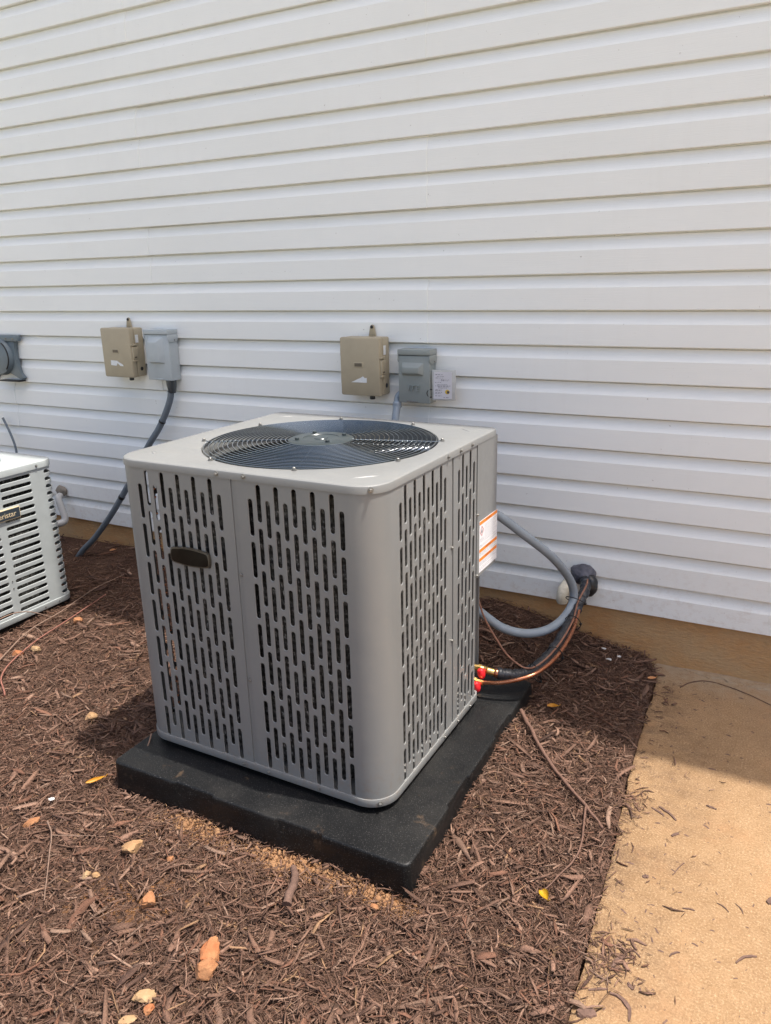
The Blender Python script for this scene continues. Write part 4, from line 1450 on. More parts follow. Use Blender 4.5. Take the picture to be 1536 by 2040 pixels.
text_bars('fine_print', rows_, 5, -0.0030, M['print_dark'], card, right=False, ch=0.0030)
bm = bmesh.new()
add_lathe(bm, [(0.0075, 0), (0.0075, 0.0003)], 16, Matrix.Translation((0.040, -0.0027, -0.024)) @ Matrix.Rotation(PI / 2, 4, 'X'))
seal = obj('round_seal', mesh_from_bm('round_seal', bm), M['sticker_yellow'], card)
bm = bmesh.new()
add_box(bm, 0.039, 0.046, -0.0036, -0.0031, -0.029, -0.021)
obj('seal_mark', mesh_from_bm('seal_mark', bm), M['print_dark'], card)
bm = bmesh.new()
add_tube(bm, [Vector((-0.014 + 0.012 * math.cos(2 * PI * k / 16), 0.002, -0.030 + 0.013 * math.sin(2 * PI * k / 16))) for k in range(17)], 0.0018, 6, False)
obj('loop_tie', mesh_from_bm('loop_tie', bm, 50), M['black_plastic'], cs)

cs.scale = (1.14, 1.0, 1.08)

# left conduit from the pale disconnect into the mulch
lc0 = Vector((-2.411, -0.04, 0.92))
lc = empty('buried_conduit', lc0, 0, 'dark blue-grey conduit running down the siding from the pale grey disconnect into the mulch', 'conduit')
lcp = catmull([(-2.411, -0.032, 0.918), (-2.414, -0.036, 0.88), (-2.433, -0.040, 0.817), (-2.493, -0.048, 0.714), (-2.567, -0.06, 0.619), (-2.685, -0.07, 0.457), (-2.812, -0.09, 0.288), (-2.933, -0.11, 0.151), (-3.006, -0.13, 0.082), (-3.05, -0.14, 0.03)], 8)
bm = bmesh.new()
add_tube(bm, [p - lc0 for p in lcp], 0.0140, 14)
obj('pipe', mesh_from_bm('pipe', bm, 60), M['dark_conduit'], lc)
bm = bmesh.new()
add_lathe(bm, [(0.015, -0.052), (0.0165, -0.050), (0.022, -0.020), (0.024, 0.004)], 14, Matrix.Translation(Vector((-2.411, -0.034, 0.918)) - lc0))
obj('connector', mesh_from_bm('connector', bm, 40), M['fan_grey'], lc)
for idx in (9, 22, 35, 44):
    p, q = lcp[idx], lcp[idx + 1]
    bm = bmesh.new()
    add_tube(bm, [p - lc0, p.lerp(q, 0.25) - lc0, p.lerp(q, 0.5) - lc0], 0.0156, 14)
    obj('tape_band', mesh_from_bm('tape_band', bm, 60), M['black_plastic'], lc)

# grey cast bracket cut by the left edge of the photo
wb = empty('hose_bracket', (-3.50, 0, 0.99), 0, 'grey moulded bracket with a domed face on the siding at the photo edge', 'bracket')
pts = [(-0.11, -0.115), (-0.06, -0.075), (-0.02, -0.060), (0.030, -0.082), (0.095, -0.110), (0.112, -0.098), (0.088, -0.075), (0.078, -0.04), (0.074, 0.0), (0.076, 0.05), (0.082, 0.078), (-0.082, 0.078), (-0.076, 0.05), (-0.074, 0.0), (-0.078, -0.04), (-0.09, -0.08)]
bm = bmesh.new()
add_poly_prism(bm, pts, Matrix.Translation((0, 0.0, 0)) @ FACE_FRONT, 0.020, 0.004)
plate_ = obj('plate', mesh_from_bm('plate', bm, 40), M['bracket_grey'], wb)
box_obj('flange', (-0.112, 0.112, -0.028, 0.0, 0.0785, 0.107), M['bracket_grey'], wb, 0.005)
bm = bmesh.new()
add_lathe(bm, [(0.092, 0.0), (0.091, 0.012), (0.084, 0.022), (0.05, 0.030), (0.01, 0.032)], 40, Matrix.Translation((0.0 - 0.03, -0.018, 0.004)) @ Matrix.Rotation(PI / 2, 4, 'X'))
dome = obj('dome', mesh_from_bm('dome', bm, 40), M['bracket_grey'], wb)
bm = bmesh.new()
add_tube(bm, [Vector((-0.03 + 0.079 * math.cos(a), -0.042, 0.004 + 0.079 * math.sin(a))) for a in [math.radians(-48 + 106 * k / 16) for k in range(17)]], 0.0035, 8)
obj('groove', mesh_from_bm('groove', bm, 60), M['black_plastic'], dome)
box_obj('lower_lip', (-0.05, 0.098, -0.040, -0.0, -0.1165, -0.1105), M['black_plastic'], wb, 0.002)
for x_ in (0.035, 0.085):
    hex_screw(wb, (x_, -0.028, 0.092), (0, -1, 0), 0.8)

# ------------------------------------------------------------------ OLD CONDENSER AT THE LEFT
W2 = 0.66
OL = Vector((-2.652 - W2 / 2, -0.500 - W2 / 2, 0.043))
old = empty('air_conditioner', OL, PI / 2, 'older pale grey condenser with horizontal slots cut by the left edge of the photo', 'air conditioner')
# local frame: "front" (-y local) turned to face +x in the world
f_old, A_O, ARC_O = outline_path(W2, W2, 0.052)
sl_ = []
for j in range(18):
    zc = 0.609 - 0.043 - j * 0.0309
    c0 = 0.0
    base = -0.500 - W2 / 2      # world y of centre ; u = world y - base
    sl_.append((zc, -0.760 - base, -0.621 - base, 0.0140))
    sl_.append((zc, -0.93 - base, -0.790 - base, 0.0140))
    sl_.append((zc, -1.10 - base, -0.960 - base, 0.0140))
    sl_.append((zc, A_O - 0.004, A_O + ARC_O + 0.055, 0.0140))
    sl_.append((zc, A_O + ARC_O + 0.085, A_O + ARC_O + 0.245, 0.0140))
bends2 = [A_O + ARC_O * k / 8 for k in range(9)] + [-(A_O + ARC_O * k / 8) for k in range(9)]
slotted_panel('cabinet_panel', f_old, -(A_O + ARC_O + 0.30), A_O + ARC_O + 0.30, 0.022, 0.588, sl_, M['old_paint'], old, bends2, horiz=True, lip=0.003)
lid2 = build_lid('top_cover', 0.052, W2, W2, 0.052, 0.586, 0.613, (0, 0), 0.270, M['old_paint'], old, 0.004)
bm = bmesh.new()
o3 = lambda of_, z: rr3(of_, z, 0.052, W2, W2, 10, 0.052)
ring_band(bm, [o3(-0.01, 0.0), o3(0.003, 0.0), o3(0.004, 0.002), o3(0.004, 0.0225), o3(-0.004, 0.0235)])
bm.faces.new([bm.verts.new(p) for p in o3(-0.005, 0.010)])
obj('base_pan', mesh_from_bm('base_pan', bm, 30), M['old_paint'], old)
bm = bmesh.new()
ring_band(bm, [rr3(-0.05, 0.015, 0.05, W2, W2, 8, 0.05), rr3(-0.05, 0.575, 0.05, W2, W2, 8, 0.05)])
obj('coil', mesh_from_bm('coil', bm, 60), M['coil'], old)
bm = bmesh.new()
for k in range(13):
    rr = 0.05 + 0.21 * k / 12
    add_tube(bm, [Vector((rr * math.cos(2 * PI * q / 48), rr * math.sin(2 * PI * q / 48), 0.612)) for q in range(49)], 0.002, 5, False)
for k in range(8):
    a = PI / 8 + PI / 4 * k
    add_tube(bm, [Vector((0.04 * math.cos(a), 0.04 * math.sin(a), 0.614)), Vector((0.285 * math.cos(a), 0.285 * math.sin(a), 0.614))], 0.0024, 5)
obj('fan_guard', mesh_from_bm('fan_guard', bm, 60), M['steel_wire'], old)
bm = bmesh.new()
add_lathe(bm, [(0.26, 0.50), (0.02, 0.50)], 32)
obj('fan', mesh_from_bm('fan', bm, 40), M['fan_grey'], old)
bm = bmesh.new()
bw0, bw1 = -0.856 - base, -0.694 - base
add_box(bm, bw0, bw1, -W2 / 2 - 0.007, -W2 / 2 + 0.0005, 0.459 - 0.043, 0.505 - 0.043, bev=0.0022)
badge = obj('badge', mesh_from_bm('badge', bm, 30), M['gold_rim'], old)
bm = bmesh.new()
add_box(bm, bw0 + 0.0035, bw1 - 0.0035, -W2 / 2 - 0.0078, -W2 / 2 - 0.0068, 0.4625 - 0.043, 0.5015 - 0.043)
obj('badge_face', mesh_from_bm('badge_face', bm), M['badge_navy'], badge)
text_mesh('badge_lettering', 'Ameristar', 0.0300, M['gold_rim'], badge, Matrix.Translation(((bw0 + bw1) / 2, -W2 / 2 - 0.0082, 0.4805 - 0.043)) @ FACE_FRONT, extrude=0.0003)
hex_screw(old, (0.24, -W2 / 2 - 0.004, 0.598), (0, -1, 0), 0.9)
for (u, z) in ((-0.775 - base + 0.0, 0.19), (-0.775 - base, 0.16)):
    hex_screw(old, (u, -W2 / 2, z - 0.02), (0, -1, 0), 0.5)
for u in (0.18, 0.25):
    hex_screw(old, (u, -W2 / 2 - 0.004, 0.011), (0, -1, 0), 0.6)
op = box_obj('equipment_pad', (OL.x - 0.36, OL.x + 0.315, OL.y - 0.36, OL.y + 0.32, -0.02, 0.0425), M['pad_plastic'], None, 0.008)
tag(op, 'low dark pad almost hidden under the older pale condenser', 'pad')

# white pipe elbow behind the old unit and its putty
wp = empty('drain_elbow', (-3.27, 0, 0.24), 0, 'white plastic drain elbow on the siding behind the older condenser', 'drain pipe')
w_0 = Vector((-3.27, 0, 0.24))
bm = bmesh.new()
add_tube(bm, [p - w_0 for p in catmull([(-3.255, 0.02, 0.300), (-3.255, -0.02, 0.300), (-3.250, -0.035, 0.285), (-3.228, -0.038, 0.225), (-3.215, -0.042, 0.190), (-3.218, -0.06, 0.174), (-3.25, -0.12, 0.168)], 6)], 0.0175, 14)
obj('pipe', mesh_from_bm('pipe', bm, 60), M['pvc_white'], wp)
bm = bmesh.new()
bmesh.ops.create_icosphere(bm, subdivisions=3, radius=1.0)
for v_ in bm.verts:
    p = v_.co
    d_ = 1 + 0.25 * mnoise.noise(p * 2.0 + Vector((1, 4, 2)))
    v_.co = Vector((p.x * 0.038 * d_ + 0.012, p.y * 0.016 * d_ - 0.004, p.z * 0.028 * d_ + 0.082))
obj('putty', mesh_from_bm('putty', bm, 80), material('shaded_putty', (0.24, 0.21, 0.17), 0.9, var=0.3, vscale=40, bump=0.6), wp)  # grey shading behind the unit put into the putty's darker colour
hc = tube_obj('thin_wire', [(-3.60, -0.02, 0.68), (-3.545, -0.03, 0.60), (-3.51, -0.04, 0.53), (-3.49, -0.06, 0.46)], 0.006, M['dark_conduit'], None, 8, 8)
tag(hc, 'thin dark wire on the siding above the older condenser', 'cable')

# ------------------------------------------------------------------ SHREDDED BARK (too many to count)
def in_pads(x, y, m=0.0):
    a = (x > PX0 - m) & (x < PX1 + m) & (y > PY0 - m) & (y < PY1 + m)
    b = (x > OL.x - 0.36 - m) & (x < OL.x + 0.315 + m) & (y > OL.y - 0.36 - m) & (y < OL.y + 0.32 + m)
    return a | b


def sample_bed(n, spill=0.0, edge_soft=0.02):
    X_, Y_ = [], []
    tot = 0
    while tot < n:
        x = rng.uniform(-3.9, -0.15, n * 2)
        y = rng.uniform(-2.9, 0.012, n * 2)
        d = np.hypot(x - CAM.x, y - CAM.y)
        # thin out far / off-frame parts
        w = np.clip(1.25 - 0.30 * (d - 0.9), 0.22, 1.0)
        w = np.where(x < -2.75 + 0.0 * y, w * 0.55, w)
        w = np.where((y < -2.05), w * 0.45, w)
        w = np.where(x + 2.62 < -(y + 0.9) * 1.9 * (y < -0.9) * -1.0, w, w)
        keep = rng.random(n * 2) < w
        keep &= ~in_pads(x, y, -0.004)
        e = bed_edge(y) - 0.006
        keep &= x < e + edge_soft * np.abs(rng.normal(size=n * 2)) * (rng.random(n * 2) < 0.16)
        keep &= rng.random(n * 2) > np.clip(clay_mask(x, y) * 0.95, 0, 0.93)
        X_.append(x[keep]); Y_.append(y[keep]); tot += keep.sum()
    return np.concatenate(X_)[:n], np.concatenate(Y_)[:n]


PALETTE = np.array([(0.150, 0.086, 0.060), (0.185, 0.108, 0.076), (0.116, 0.066, 0.047), (0.212, 0.130, 0.093), (0.165, 0.083, 0.054), (0.240, 0.156, 0.113), (0.25, 0.150, 0.086), (0.080, 0.046, 0.034)])
PW = np.array([0.24, 0.22, 0.15, 0.14, 0.11, 0.07, 0.025, 0.045]); PW = PW / PW.sum()


def bark_pieces(name, n, Lmu, Lsig, wratio, zlo, zhi, stations=3, pitch=0.16, Lmax=0.12, edge_soft=0.02, xy=None):
    x, y = sample_bed(n, edge_soft=edge_soft) if xy is None else xy
    n = len(x)
    L = np.clip(np.exp(rng.normal(math.log(Lmu), Lsig, n)), 0.006, Lmax)
    Wd = np.clip(L * np.exp(rng.normal(math.log(wratio), 0.45, n)), 0.0009, 0.015)
    Tk = np.clip(Wd * rng.uniform(0.18, 0.5, n), 0.0007, 0.0036)
    yaw = rng.uniform(0, 2 * PI, n)
    pit = rng.normal(0, pitch, n)
    rol = rng.normal(0, 0.45, n)
    cur = rng.normal(0, 0.32, n)
    sag = rng.normal(0, 0.12, n)
    z = bed_height(x, np.minimum(y, 0)) + rng.uniform(zlo, zhi, n) - 0.004
    on_slab = x > bed_edge(y) - 0.012
    z = np.where(on_slab, np.maximum(0.0035, z * 0.4), z)
    pit = np.where(on_slab, pit * 0.2, pit)
    # do not poke into the pad or the wall: turn the long pieces along the edge
    lng = (in_pads(x, y, 0.03)) | (y > -0.03)
    L = np.where(lng, np.minimum(L, 0.035), L)
    dirv = np.stack([np.cos(yaw) * np.cos(pit), np.sin(yaw) * np.cos(pit), np.sin(pit)], -1)
    side = np.stack([-np.sin(yaw), np.cos(yaw), np.zeros(n)], -1)
    upv = np.cross(dirv, side)
    s2 = side * np.cos(rol)[:, None] + upv * np.sin(rol)[:, None]
    u2 = -side * np.sin(rol)[:, None] + upv * np.cos(rol)[:, None]
    st = np.linspace(-0.5, 0.5, stations)
    c0 = np.stack([x, y, z], -1)
    ring = np.array([(-1, -1), (1, -1), (1, 1), (-1, 1)]) * 0.5
    co = np.zeros((n, stations, 4, 3), np.float32)
    for i, s_ in enumerate(st):
        q = 4 * s_ * s_
        cen = c0 + dirv * (s_ * L)[:, None] + s2 * (cur * L * (s_ * s_ * 0.9))[:, None] + u2 * (sag * L * (0.25 - s_ * s_))[:, None]
        tw = rng.uniform(0.75, 1.1, n) if q < 0.3 else rng.uniform(0.25, 0.85, n)
        th = rng.uniform(0.8, 1.1, n) if q < 0.3 else rng.uniform(0.4, 0.9, n)
        for j, (a, b) in enumerate(ring):
            jit = rng.normal(0, 0.10, n)
            along = rng.normal(0, 0.05, n) * L * (q > 0.5)
            co[:, i, j] = cen + s2 * (Wd * tw * (a + jit * 0.5))[:, None] + u2 * (Tk * th * b)[:, None] + dirv * along[:, None]
    base_i = (np.arange(n) * stations * 4)[:, None, None]
    qs = []
    for i in range(stations - 1):
        for j in range(4):
            qs.append((i * 4 + j, i * 4 + (j + 1) % 4, (i + 1) * 4 + (j + 1) % 4, (i + 1) * 4 + j))
    qs.append((3, 2, 1, 0))
    e_ = (stations - 1) * 4
    qs.append((e_, e_ + 1, e_ + 2, e_ + 3))
    quads = (base_i + np.array(qs)[None]).reshape(-1, 4)
    me = np_mesh(name, co.reshape(-1, 3), quads)
    colr = PALETTE[rng.choice(len(PALETTE), n, p=PW)] * rng.uniform(0.66, 1.18, n)[:, None]
    c4 = np.ones((n, stations * 4, 4), np.float32)
    c4[..., :3] = colr[:, None, :] * rng.uniform(0.85, 1.12, (n, stations * 4, 1))
    at_ = me.attributes.new('tint', 'FLOAT_COLOR', 'POINT')
    at_.data.foreach_set('color', c4.ravel())
    return me


o = obj('mulch', bark_pieces('mulch', 48000, 0.0255, 0.50, 0.088, 0.0, 0.012), M['bark'])
tag(o, 'dark brown shredded bark mulch covering the bed', 'mulch', kind='stuff')
o = obj('mulch_fines', bark_pieces('mulch_fines', 120000, 0.0135, 0.45, 0.085, 0.001, 0.0145, stations=2, pitch=0.18, Lmax=0.035), M['bark'])
tag(o, 'fine bark slivers lying among the mulch pieces', 'mulch', kind='stuff')
o = obj('mulch_chunks', bark_pieces('mulch_chunks', 650, 0.050, 0.40, 0.16, 0.005, 0.013, stations=4, pitch=0.07, Lmax=0.12), M['bark'])
tag(o, 'larger bark chunks lying on top of the mulch', 'mulch', kind='stuff')

sx_ = np.concatenate([rng.normal(-0.205, 0.030, 230), rng.normal(-0.245, 0.020, 90), rng.normal(-0.255, 0.014, 120), rng.normal(-0.13, 0.07, 40)])
sy_ = np.concatenate([rng.normal(-1.305, 0.040, 230), rng.normal(-0.80, 0.05, 90), rng.uniform(-1.6, -0.1, 120), rng.uniform(-1.45, -0.5, 40)])
kp = sx_ > bed_edge(sy_) - 0.01
o = obj('mulch_spill', bark_pieces('mulch_spill', 0, 0.016, 0.45, 0.11, -0.02, -0.012, stations=3, pitch=0.1, Lmax=0.045, xy=(sx_[kp], sy_[kp])), M['bark'])
tag(o, 'bark slivers spilled from the bed onto the concrete edge', 'mulch', kind='stuff')

# ------------------------------------------------------------------ LOOSE THINGS
def gz(x, y, slab=False):
    return 0.0 if slab else float(bed_height(np.array(x), np.array(min(y, 0.0))))


def rock(x, y, sx, sy, sz, rz, mat, label, seed, lift=0.0, name='stone', group=None):
    bm = bmesh.new()
    bmesh.ops.create_icosphere(bm, subdivisions=3, radius=0.5)
    for v_ in bm.verts:
        p = v_.co.normalized()
        d_ = 1 + 0.30 * mnoise.noise(p * 1.5 + Vector((seed, 0, 0))) + 0.20 * mnoise.noise(p * 3.2 + Vector((0, seed, 0))) + 0.09 * mnoise.noise(p * 8 + Vector((0, seed, 3)))
        for kk in range(5):
            fn = Vector((math.sin(seed * 3.7 + kk * 2.1), math.cos(seed * 1.9 + kk * 1.3), math.sin(kk * 2.6 + seed))).normalized()
            dd = p.dot(fn) * d_
            if dd > 0.72: d_ *= 0.72 / dd
        q = Vector((abs(p.x) ** 0.8 * math.copysign(1, p.x), abs(p.y) ** 0.8 * math.copysign(1, p.y), abs(p.z) ** 0.8 * math.copysign(1, p.z)))
        v_.co = Vector((q.x * sx * d_, q.y * sy * d_, q.z * sz * d_)) * 0.55
    o = obj(name, mesh_from_bm(name, bm, 22), M[mat])
    o.location = (x, y, gz(x, y) + 0.004 + sz * 0.2 + lift)
    o.rotation_euler = (random.uniform(-0.2, 0.2), random.uniform(-0.2, 0.2), rz)
    tag(o, label, 'stone', group)
    return o


rock(-1.297, -1.517, 0.046, 0.036, 0.026, 0.3, 'rock_tan', 'tan squarish stone in the mulch in front of the pad', 1.0)
rock(-1.136, -1.625, 0.031, 0.031, 0.024, 0.9, 'rock_orange', 'round orange clay lump below the tan squarish stone', 2.0)
rock(-0.926, -1.668, 0.037, 0.056, 0.030, 0.49, 'rock_red', 'red-orange upper half of the long broken clay piece in the foreground', 3.0)
rock(-0.906, -1.706, 0.038, 0.044, 0.030, 0.35, 'rock_orange', 'lighter lower half of the long broken clay piece in the foreground', 4.0)
rock(-0.972, -1.805, 0.036, 0.028, 0.018, 0.5, 'rock_pale', 'pale cream stone near the bottom edge of the photo', 5.0)
rock(-0.944, -1.822, 0.017, 0.020, 0.014, 0.1, 'rock_red', 'small red clay chip touching the pale cream stone', 6.0)
rock(-0.962, -1.855, 0.030, 0.022, 0.012, 1.2, 'rock_pale', 'flaky cream fragment lowest in the photo', 7.0)
rock(-1.852, -1.135, 0.037, 0.033, 0.022, 0.4, 'rock_tan', 'tan stone in sunlit mulch just left of the condenser shadow', 8.0)
rock(-2.445, -0.945, 0.038, 0.028, 0.022, 0.2, 'rock_red', 'bright orange clay lump at the far left by the twigs', 9.0)
rock(-2.395, -0.905, 0.034, 0.024, 0.018, 0.2, 'rock_pale', 'yellowish flake resting beside the bright orange lump at far left', 10.0, 0.008)
rock(-1.605, -1.557, 0.040, 0.018, 0.012, 0.8, 'rock_orange', 'flat orange chip near the pale thin twig', 11.0)
rock(-2.470, -0.645, 0.034, 0.032, 0.026, 0.4, 'rock_orange', 'brownish clay lump beside the reddish stem at left', 12.0)
rock(-1.331, -1.625, 0.016, 0.020, 0.014, 0.3, 'rock_pale', 'left one of two small pale pebbles left of the round clay lump', 13.0)
rock(-1.308, -1.616, 0.017, 0.014, 0.012, 0.8, 'rock_tan', 'right one of two small pale pebbles left of the round clay lump', 14.0)
rock(-1.185, -1.503, 0.015, 0.014, 0.012, 0.8, 'rock_orange', 'small orange pebble between the tan squarish stone and the pad', 15.0)
rock(-2.05, -1.33, 0.024, 0.018, 0.012, 0.2, 'rock_red', 'small bright orange clay chip in the left middle mulch', 16.0)
rock(-0.69, -1.40, 0.016, 0.013, 0.010, 0.4, 'rock_orange', 'tiny orange crumb at the front corner of the black pad', 17.0)


def leaf(x, y, L_, w_, rz, mat, label, curl=0.4, slab=False, tilt=0.2):
    bm = bmesh.new()
    n, m_ = 9, 6
    grid = []
    for i in range(n):
        t_ = i / (n - 1)
        half = w_ / 2 * math.sin(PI * (0.06 + 0.9 * t_) ** 0.85) ** 0.8
        row = []
        for j in range(m_ + 1):
            s_ = -1 + 2 * j / m_
            row.append(bm.verts.new(((t_ - 0.5) * L_, s_ * half * math.cos(curl * abs(s_)), half * abs(s_) ** 1.6 * math.sin(curl) + 0.12 * L_ * (t_ - 0.5) ** 2 * 4 * curl + 0.03 * L_ * mnoise.noise(Vector((i * 0.7, j * 0.9, x * 9))))))
        grid.append(row)
    for i in range(n - 1):
        for j in range(m_):
            bm.faces.new((grid[i][j], grid[i + 1][j], grid[i + 1][j + 1], grid[i][j + 1]))
    add_tube(bm, [Vector((L_ * 0.48, 0, 0.001)), Vector((L_ * 0.6, 0.002, 0.003)), Vector((L_ * 0.68, 0.004, 0.006))], 0.0009, 5)
    o = obj('leaf', mesh_from_bm('leaf', bm, 80), M[mat])
    o.location = (x, y, gz(x, y, slab) + (0.004 if slab else 0.017))
    o.rotation_euler = (tilt, -0.15, rz)
    return tag(o, label, 'leaf')


leaf(-0.359, -1.224, 0.034, 0.026, -0.9, 'leaf_yellow', 'bright yellow curled leaf on the mulch near the concrete edge', 0.7)
leaf(-0.549, -0.505, 0.034, 0.020, 0.2, 'leaf_orange', 'yellow-orange leaf in the mulch by the pad corner, near the shade line', 0.7)
leaf(-1.589, -1.361, 0.050, 0.020, 0.9, 'leaf_orange', 'orange curled leaf beside the left front corner of the black pad', 0.8)
leaf(-2.86, -0.08, 0.030, 0.022, 0.5, 'leaf_rust', 'small rusty leaf on the shaded mulch by the wall at left', 0.4)
leaf(-0.315, -0.140, 0.026, 0.014, 0.3, 'leaf_rust', 'small orange leaf where mulch, concrete and wall meet', 0.3)
for i, (x, y, s_, lb) in enumerate(((-0.493, -0.070, 0.012, 'upper white paper scrap on the shaded mulch near the pipes'), (-0.462, -0.125, 0.016, 'largest white paper scrap on the shaded mulch near the pipes'), (-0.437, -0.085, 0.010, 'right-hand white paper scrap on the shaded mulch near the pipes'), (-1.62, -1.48, 0.012, 'tiny white scrap in the sunlit mulch left of the pad'))):
    bm = bmesh.new()
    r_ = random.Random(i)
    k = 7
    ring_ = [bm.verts.new((s_ * (0.5 + 0.4 * r_.random()) * math.cos(2 * PI * q / k), s_ * (0.4 + 0.4 * r_.random()) * math.sin(2 * PI * q / k), 0.004 * r_.random())) for q in range(k)]
    c_ = bm.verts.new((0, 0, 0.004))
    for q in range(k): bm.faces.new((ring_[q], ring_[(q + 1) % k], c_))
    bmesh.ops.solidify(bm, geom=bm.faces, thickness=0.0006)
    o = obj('paper_scrap', mesh_from_bm('paper_scrap', bm), M['scrap_white'])
    o.location = (x, y, gz(x, y) + 0.016)
    tag(o, lb, 'scrap')


def twig(paths, mat, label, name='twig', lift=0.014, slab=False, kinks=True):
    bm = bmesh.new()
    for pts, r0, r1 in paths:
        P = [Vector((p[0], p[1], (gz(p[0], p[1], slab) + lift + (p[2] if len(p) > 2 else 0)))) for p in pts]
        cp = catmull(P, 7)
        for i, p in enumerate(cp):
            k_ = r0 * 0.55
            p += Vector((mnoise.noise(p * 35), mnoise.noise(p * 35 + Vector((4, 0, 0))), 0)) * k_
        n = len(cp)
        add_tube(bm, cp, [(r0 + (r1 - r0) * i / (n - 1)) * (1 + 0.12 * math.sin(i * 1.9)) for i in range(n)], 8)
    o = obj(name, mesh_from_bm(name, bm, 60), M[mat])
    return tag(o, label, 'twig')


twig([([(-0.621, -0.600, 0.012), (-0.557, -0.686, 0.006), (-0.472, -0.777), (-0.356, -0.885), (-0.293, -0.949, -0.004)], 0.0062, 0.0034), ([(-0.352, -0.890), (-0.326, -1.052, 0.003), (-0.350, -1.16), (-0.375, -1.225, -0.004)], 0.0027, 0.0012)], 'twig_brown', 'thick brown forked branch lying between the pad and the concrete')
twig([([(-1.555, -1.546), (-1.491, -1.586, 0.008), (-1.413, -1.66, 0.010), (-1.339, -1.733)], 0.0022, 0.0012), ([(-1.491, -1.586, 0.008), (-1.45, -1.56, 0.006), (-1.40, -1.53)], 0.0012, 0.0006)], 'twig_pale', 'pale thin twig standing out in the lower left mulch', lift=0.018)
twig([([(-2.42, -1.07), (-2.458, -1.01), (-2.537, -0.819, 0.008), (-2.56, -0.655, 0.012), (-2.62, -0.419, 0.01), (-2.612, -0.253)], 0.0032, 0.0018), ([(-2.545, -0.79, 0.01), (-2.50, -0.80, 0.004), (-2.44, -0.83, -0.004)], 0.0022, 0.0010)], 'twig_pale', 'long light brown twig running along the older condenser')
twig([([(-2.22, -1.17), (-2.355, -1.077), (-2.432, -0.902, 0.006), (-2.474, -0.704, 0.012), (-2.53, -0.438, 0.012)], 0.0030, 0.0020)], 'twig_red', 'long reddish stem lying on the mulch at left')
twig([([(-2.62, -1.02, 0.06), (-2.615, -0.86, 0.075), (-2.60, -0.77, 0.055), (-2.555, -0.70, 0.012)], 0.0030, 0.0016)], 'twig_pale', 'thin arched twig in front of the older condenser slots')
twig([([(-0.225, -0.125), (-0.205, -0.085), (-0.175, -0.055), (-0.151, -0.045), (-0.104, -0.048), (-0.024, -0.078), (0.046, -0.120), (0.12, -0.17)], 0.0015, 0.0011)], 'twig_brown', 'thin curved wiry stem on the concrete by the foundation', lift=0.003, slab=True)
twig([([(-0.905, -1.395), (-0.885, -1.42, 0.006), (-0.865, -1.46, 0.006), (-0.855, -1.50, 0.0)], 0.0075, 0.0105)], 'chip_brown', 'thick bent bark chunk lying in front of the pad on bare clay', lift=0.014)

tw = twig([([(-1.522, -1.205, 0.004), (-1.510, -1.225), (-1.498, -1.250)], 0.0026, 0.0018)], 'twig_pale', 'short pale twig lying on the black pad at its left end', lift=0.0)
for v_ in tw.data.vertices: v_.co.z = v_.co.z - (gz(-1.51, -1.225)) + 0.0855

# bark chips and bits scattered on the concrete
def chip(x, y, L_, w_, rz, label, bend=0.2, thick=0.35):
    bm = bmesh.new()
    r_ = random.Random(int(x * 1e4) ^ int(y * 1e4))
    n = 6
    rings_ = []
    for i in range(n + 1):
        s_ = -0.5 + i / n
        cx2 = s_ * L_
        cy2 = bend * L_ * (0.25 - s_ * s_) * 2 + 0.06 * L_ * mnoise.noise(Vector((i * 0.8, x * 30, y * 30)))
        hw = w_ * 0.5 * (0.35 + 0.65 * math.sin(PI * (0.10 + 0.8 * i / n))) * r_.uniform(0.7, 1.2)
        zt = 0.0012 + w_ * thick * r_.uniform(0.35, 0.8) + 0.05 * L_ * abs(mnoise.noise(Vector((i * 0.5, y * 20, 3))))
        ja, jb = r_.uniform(-0.3, 0.3) * hw, r_.uniform(-0.3, 0.3) * hw
        rings_.append([bm.verts.new((cx2, cy2 - hw, 0.0006)), bm.verts.new((cx2, cy2 + hw, 0.0006)), bm.verts.new((cx2 + ja, cy2 + hw * 0.75, zt)), bm.verts.new((cx2 + jb, cy2 - hw * 0.8, zt * r_.uniform(0.6, 1.1)))])
    for a_r, b_r in zip(rings_[:-1], rings_[1:]):
        for k in range(4): bm.faces.new((a_r[k], b_r[k], b_r[(k + 1) % 4], a_r[(k + 1) % 4]))
    bm.faces.new(rings_[0]); bm.faces.new(list(reversed(rings_[-1])))
    bmesh.ops.recalc_face_normals(bm, faces=bm.faces)
    o = obj('bark_chip', mesh_from_bm('bark_chip', bm, 14), M['chip_brown'])
    o.location = (x, y, 0.0)
    o.rotation_euler = (0, 0, rz)
    return tag(o, label, 'bark chip', 'bark chips fallen on the concrete')


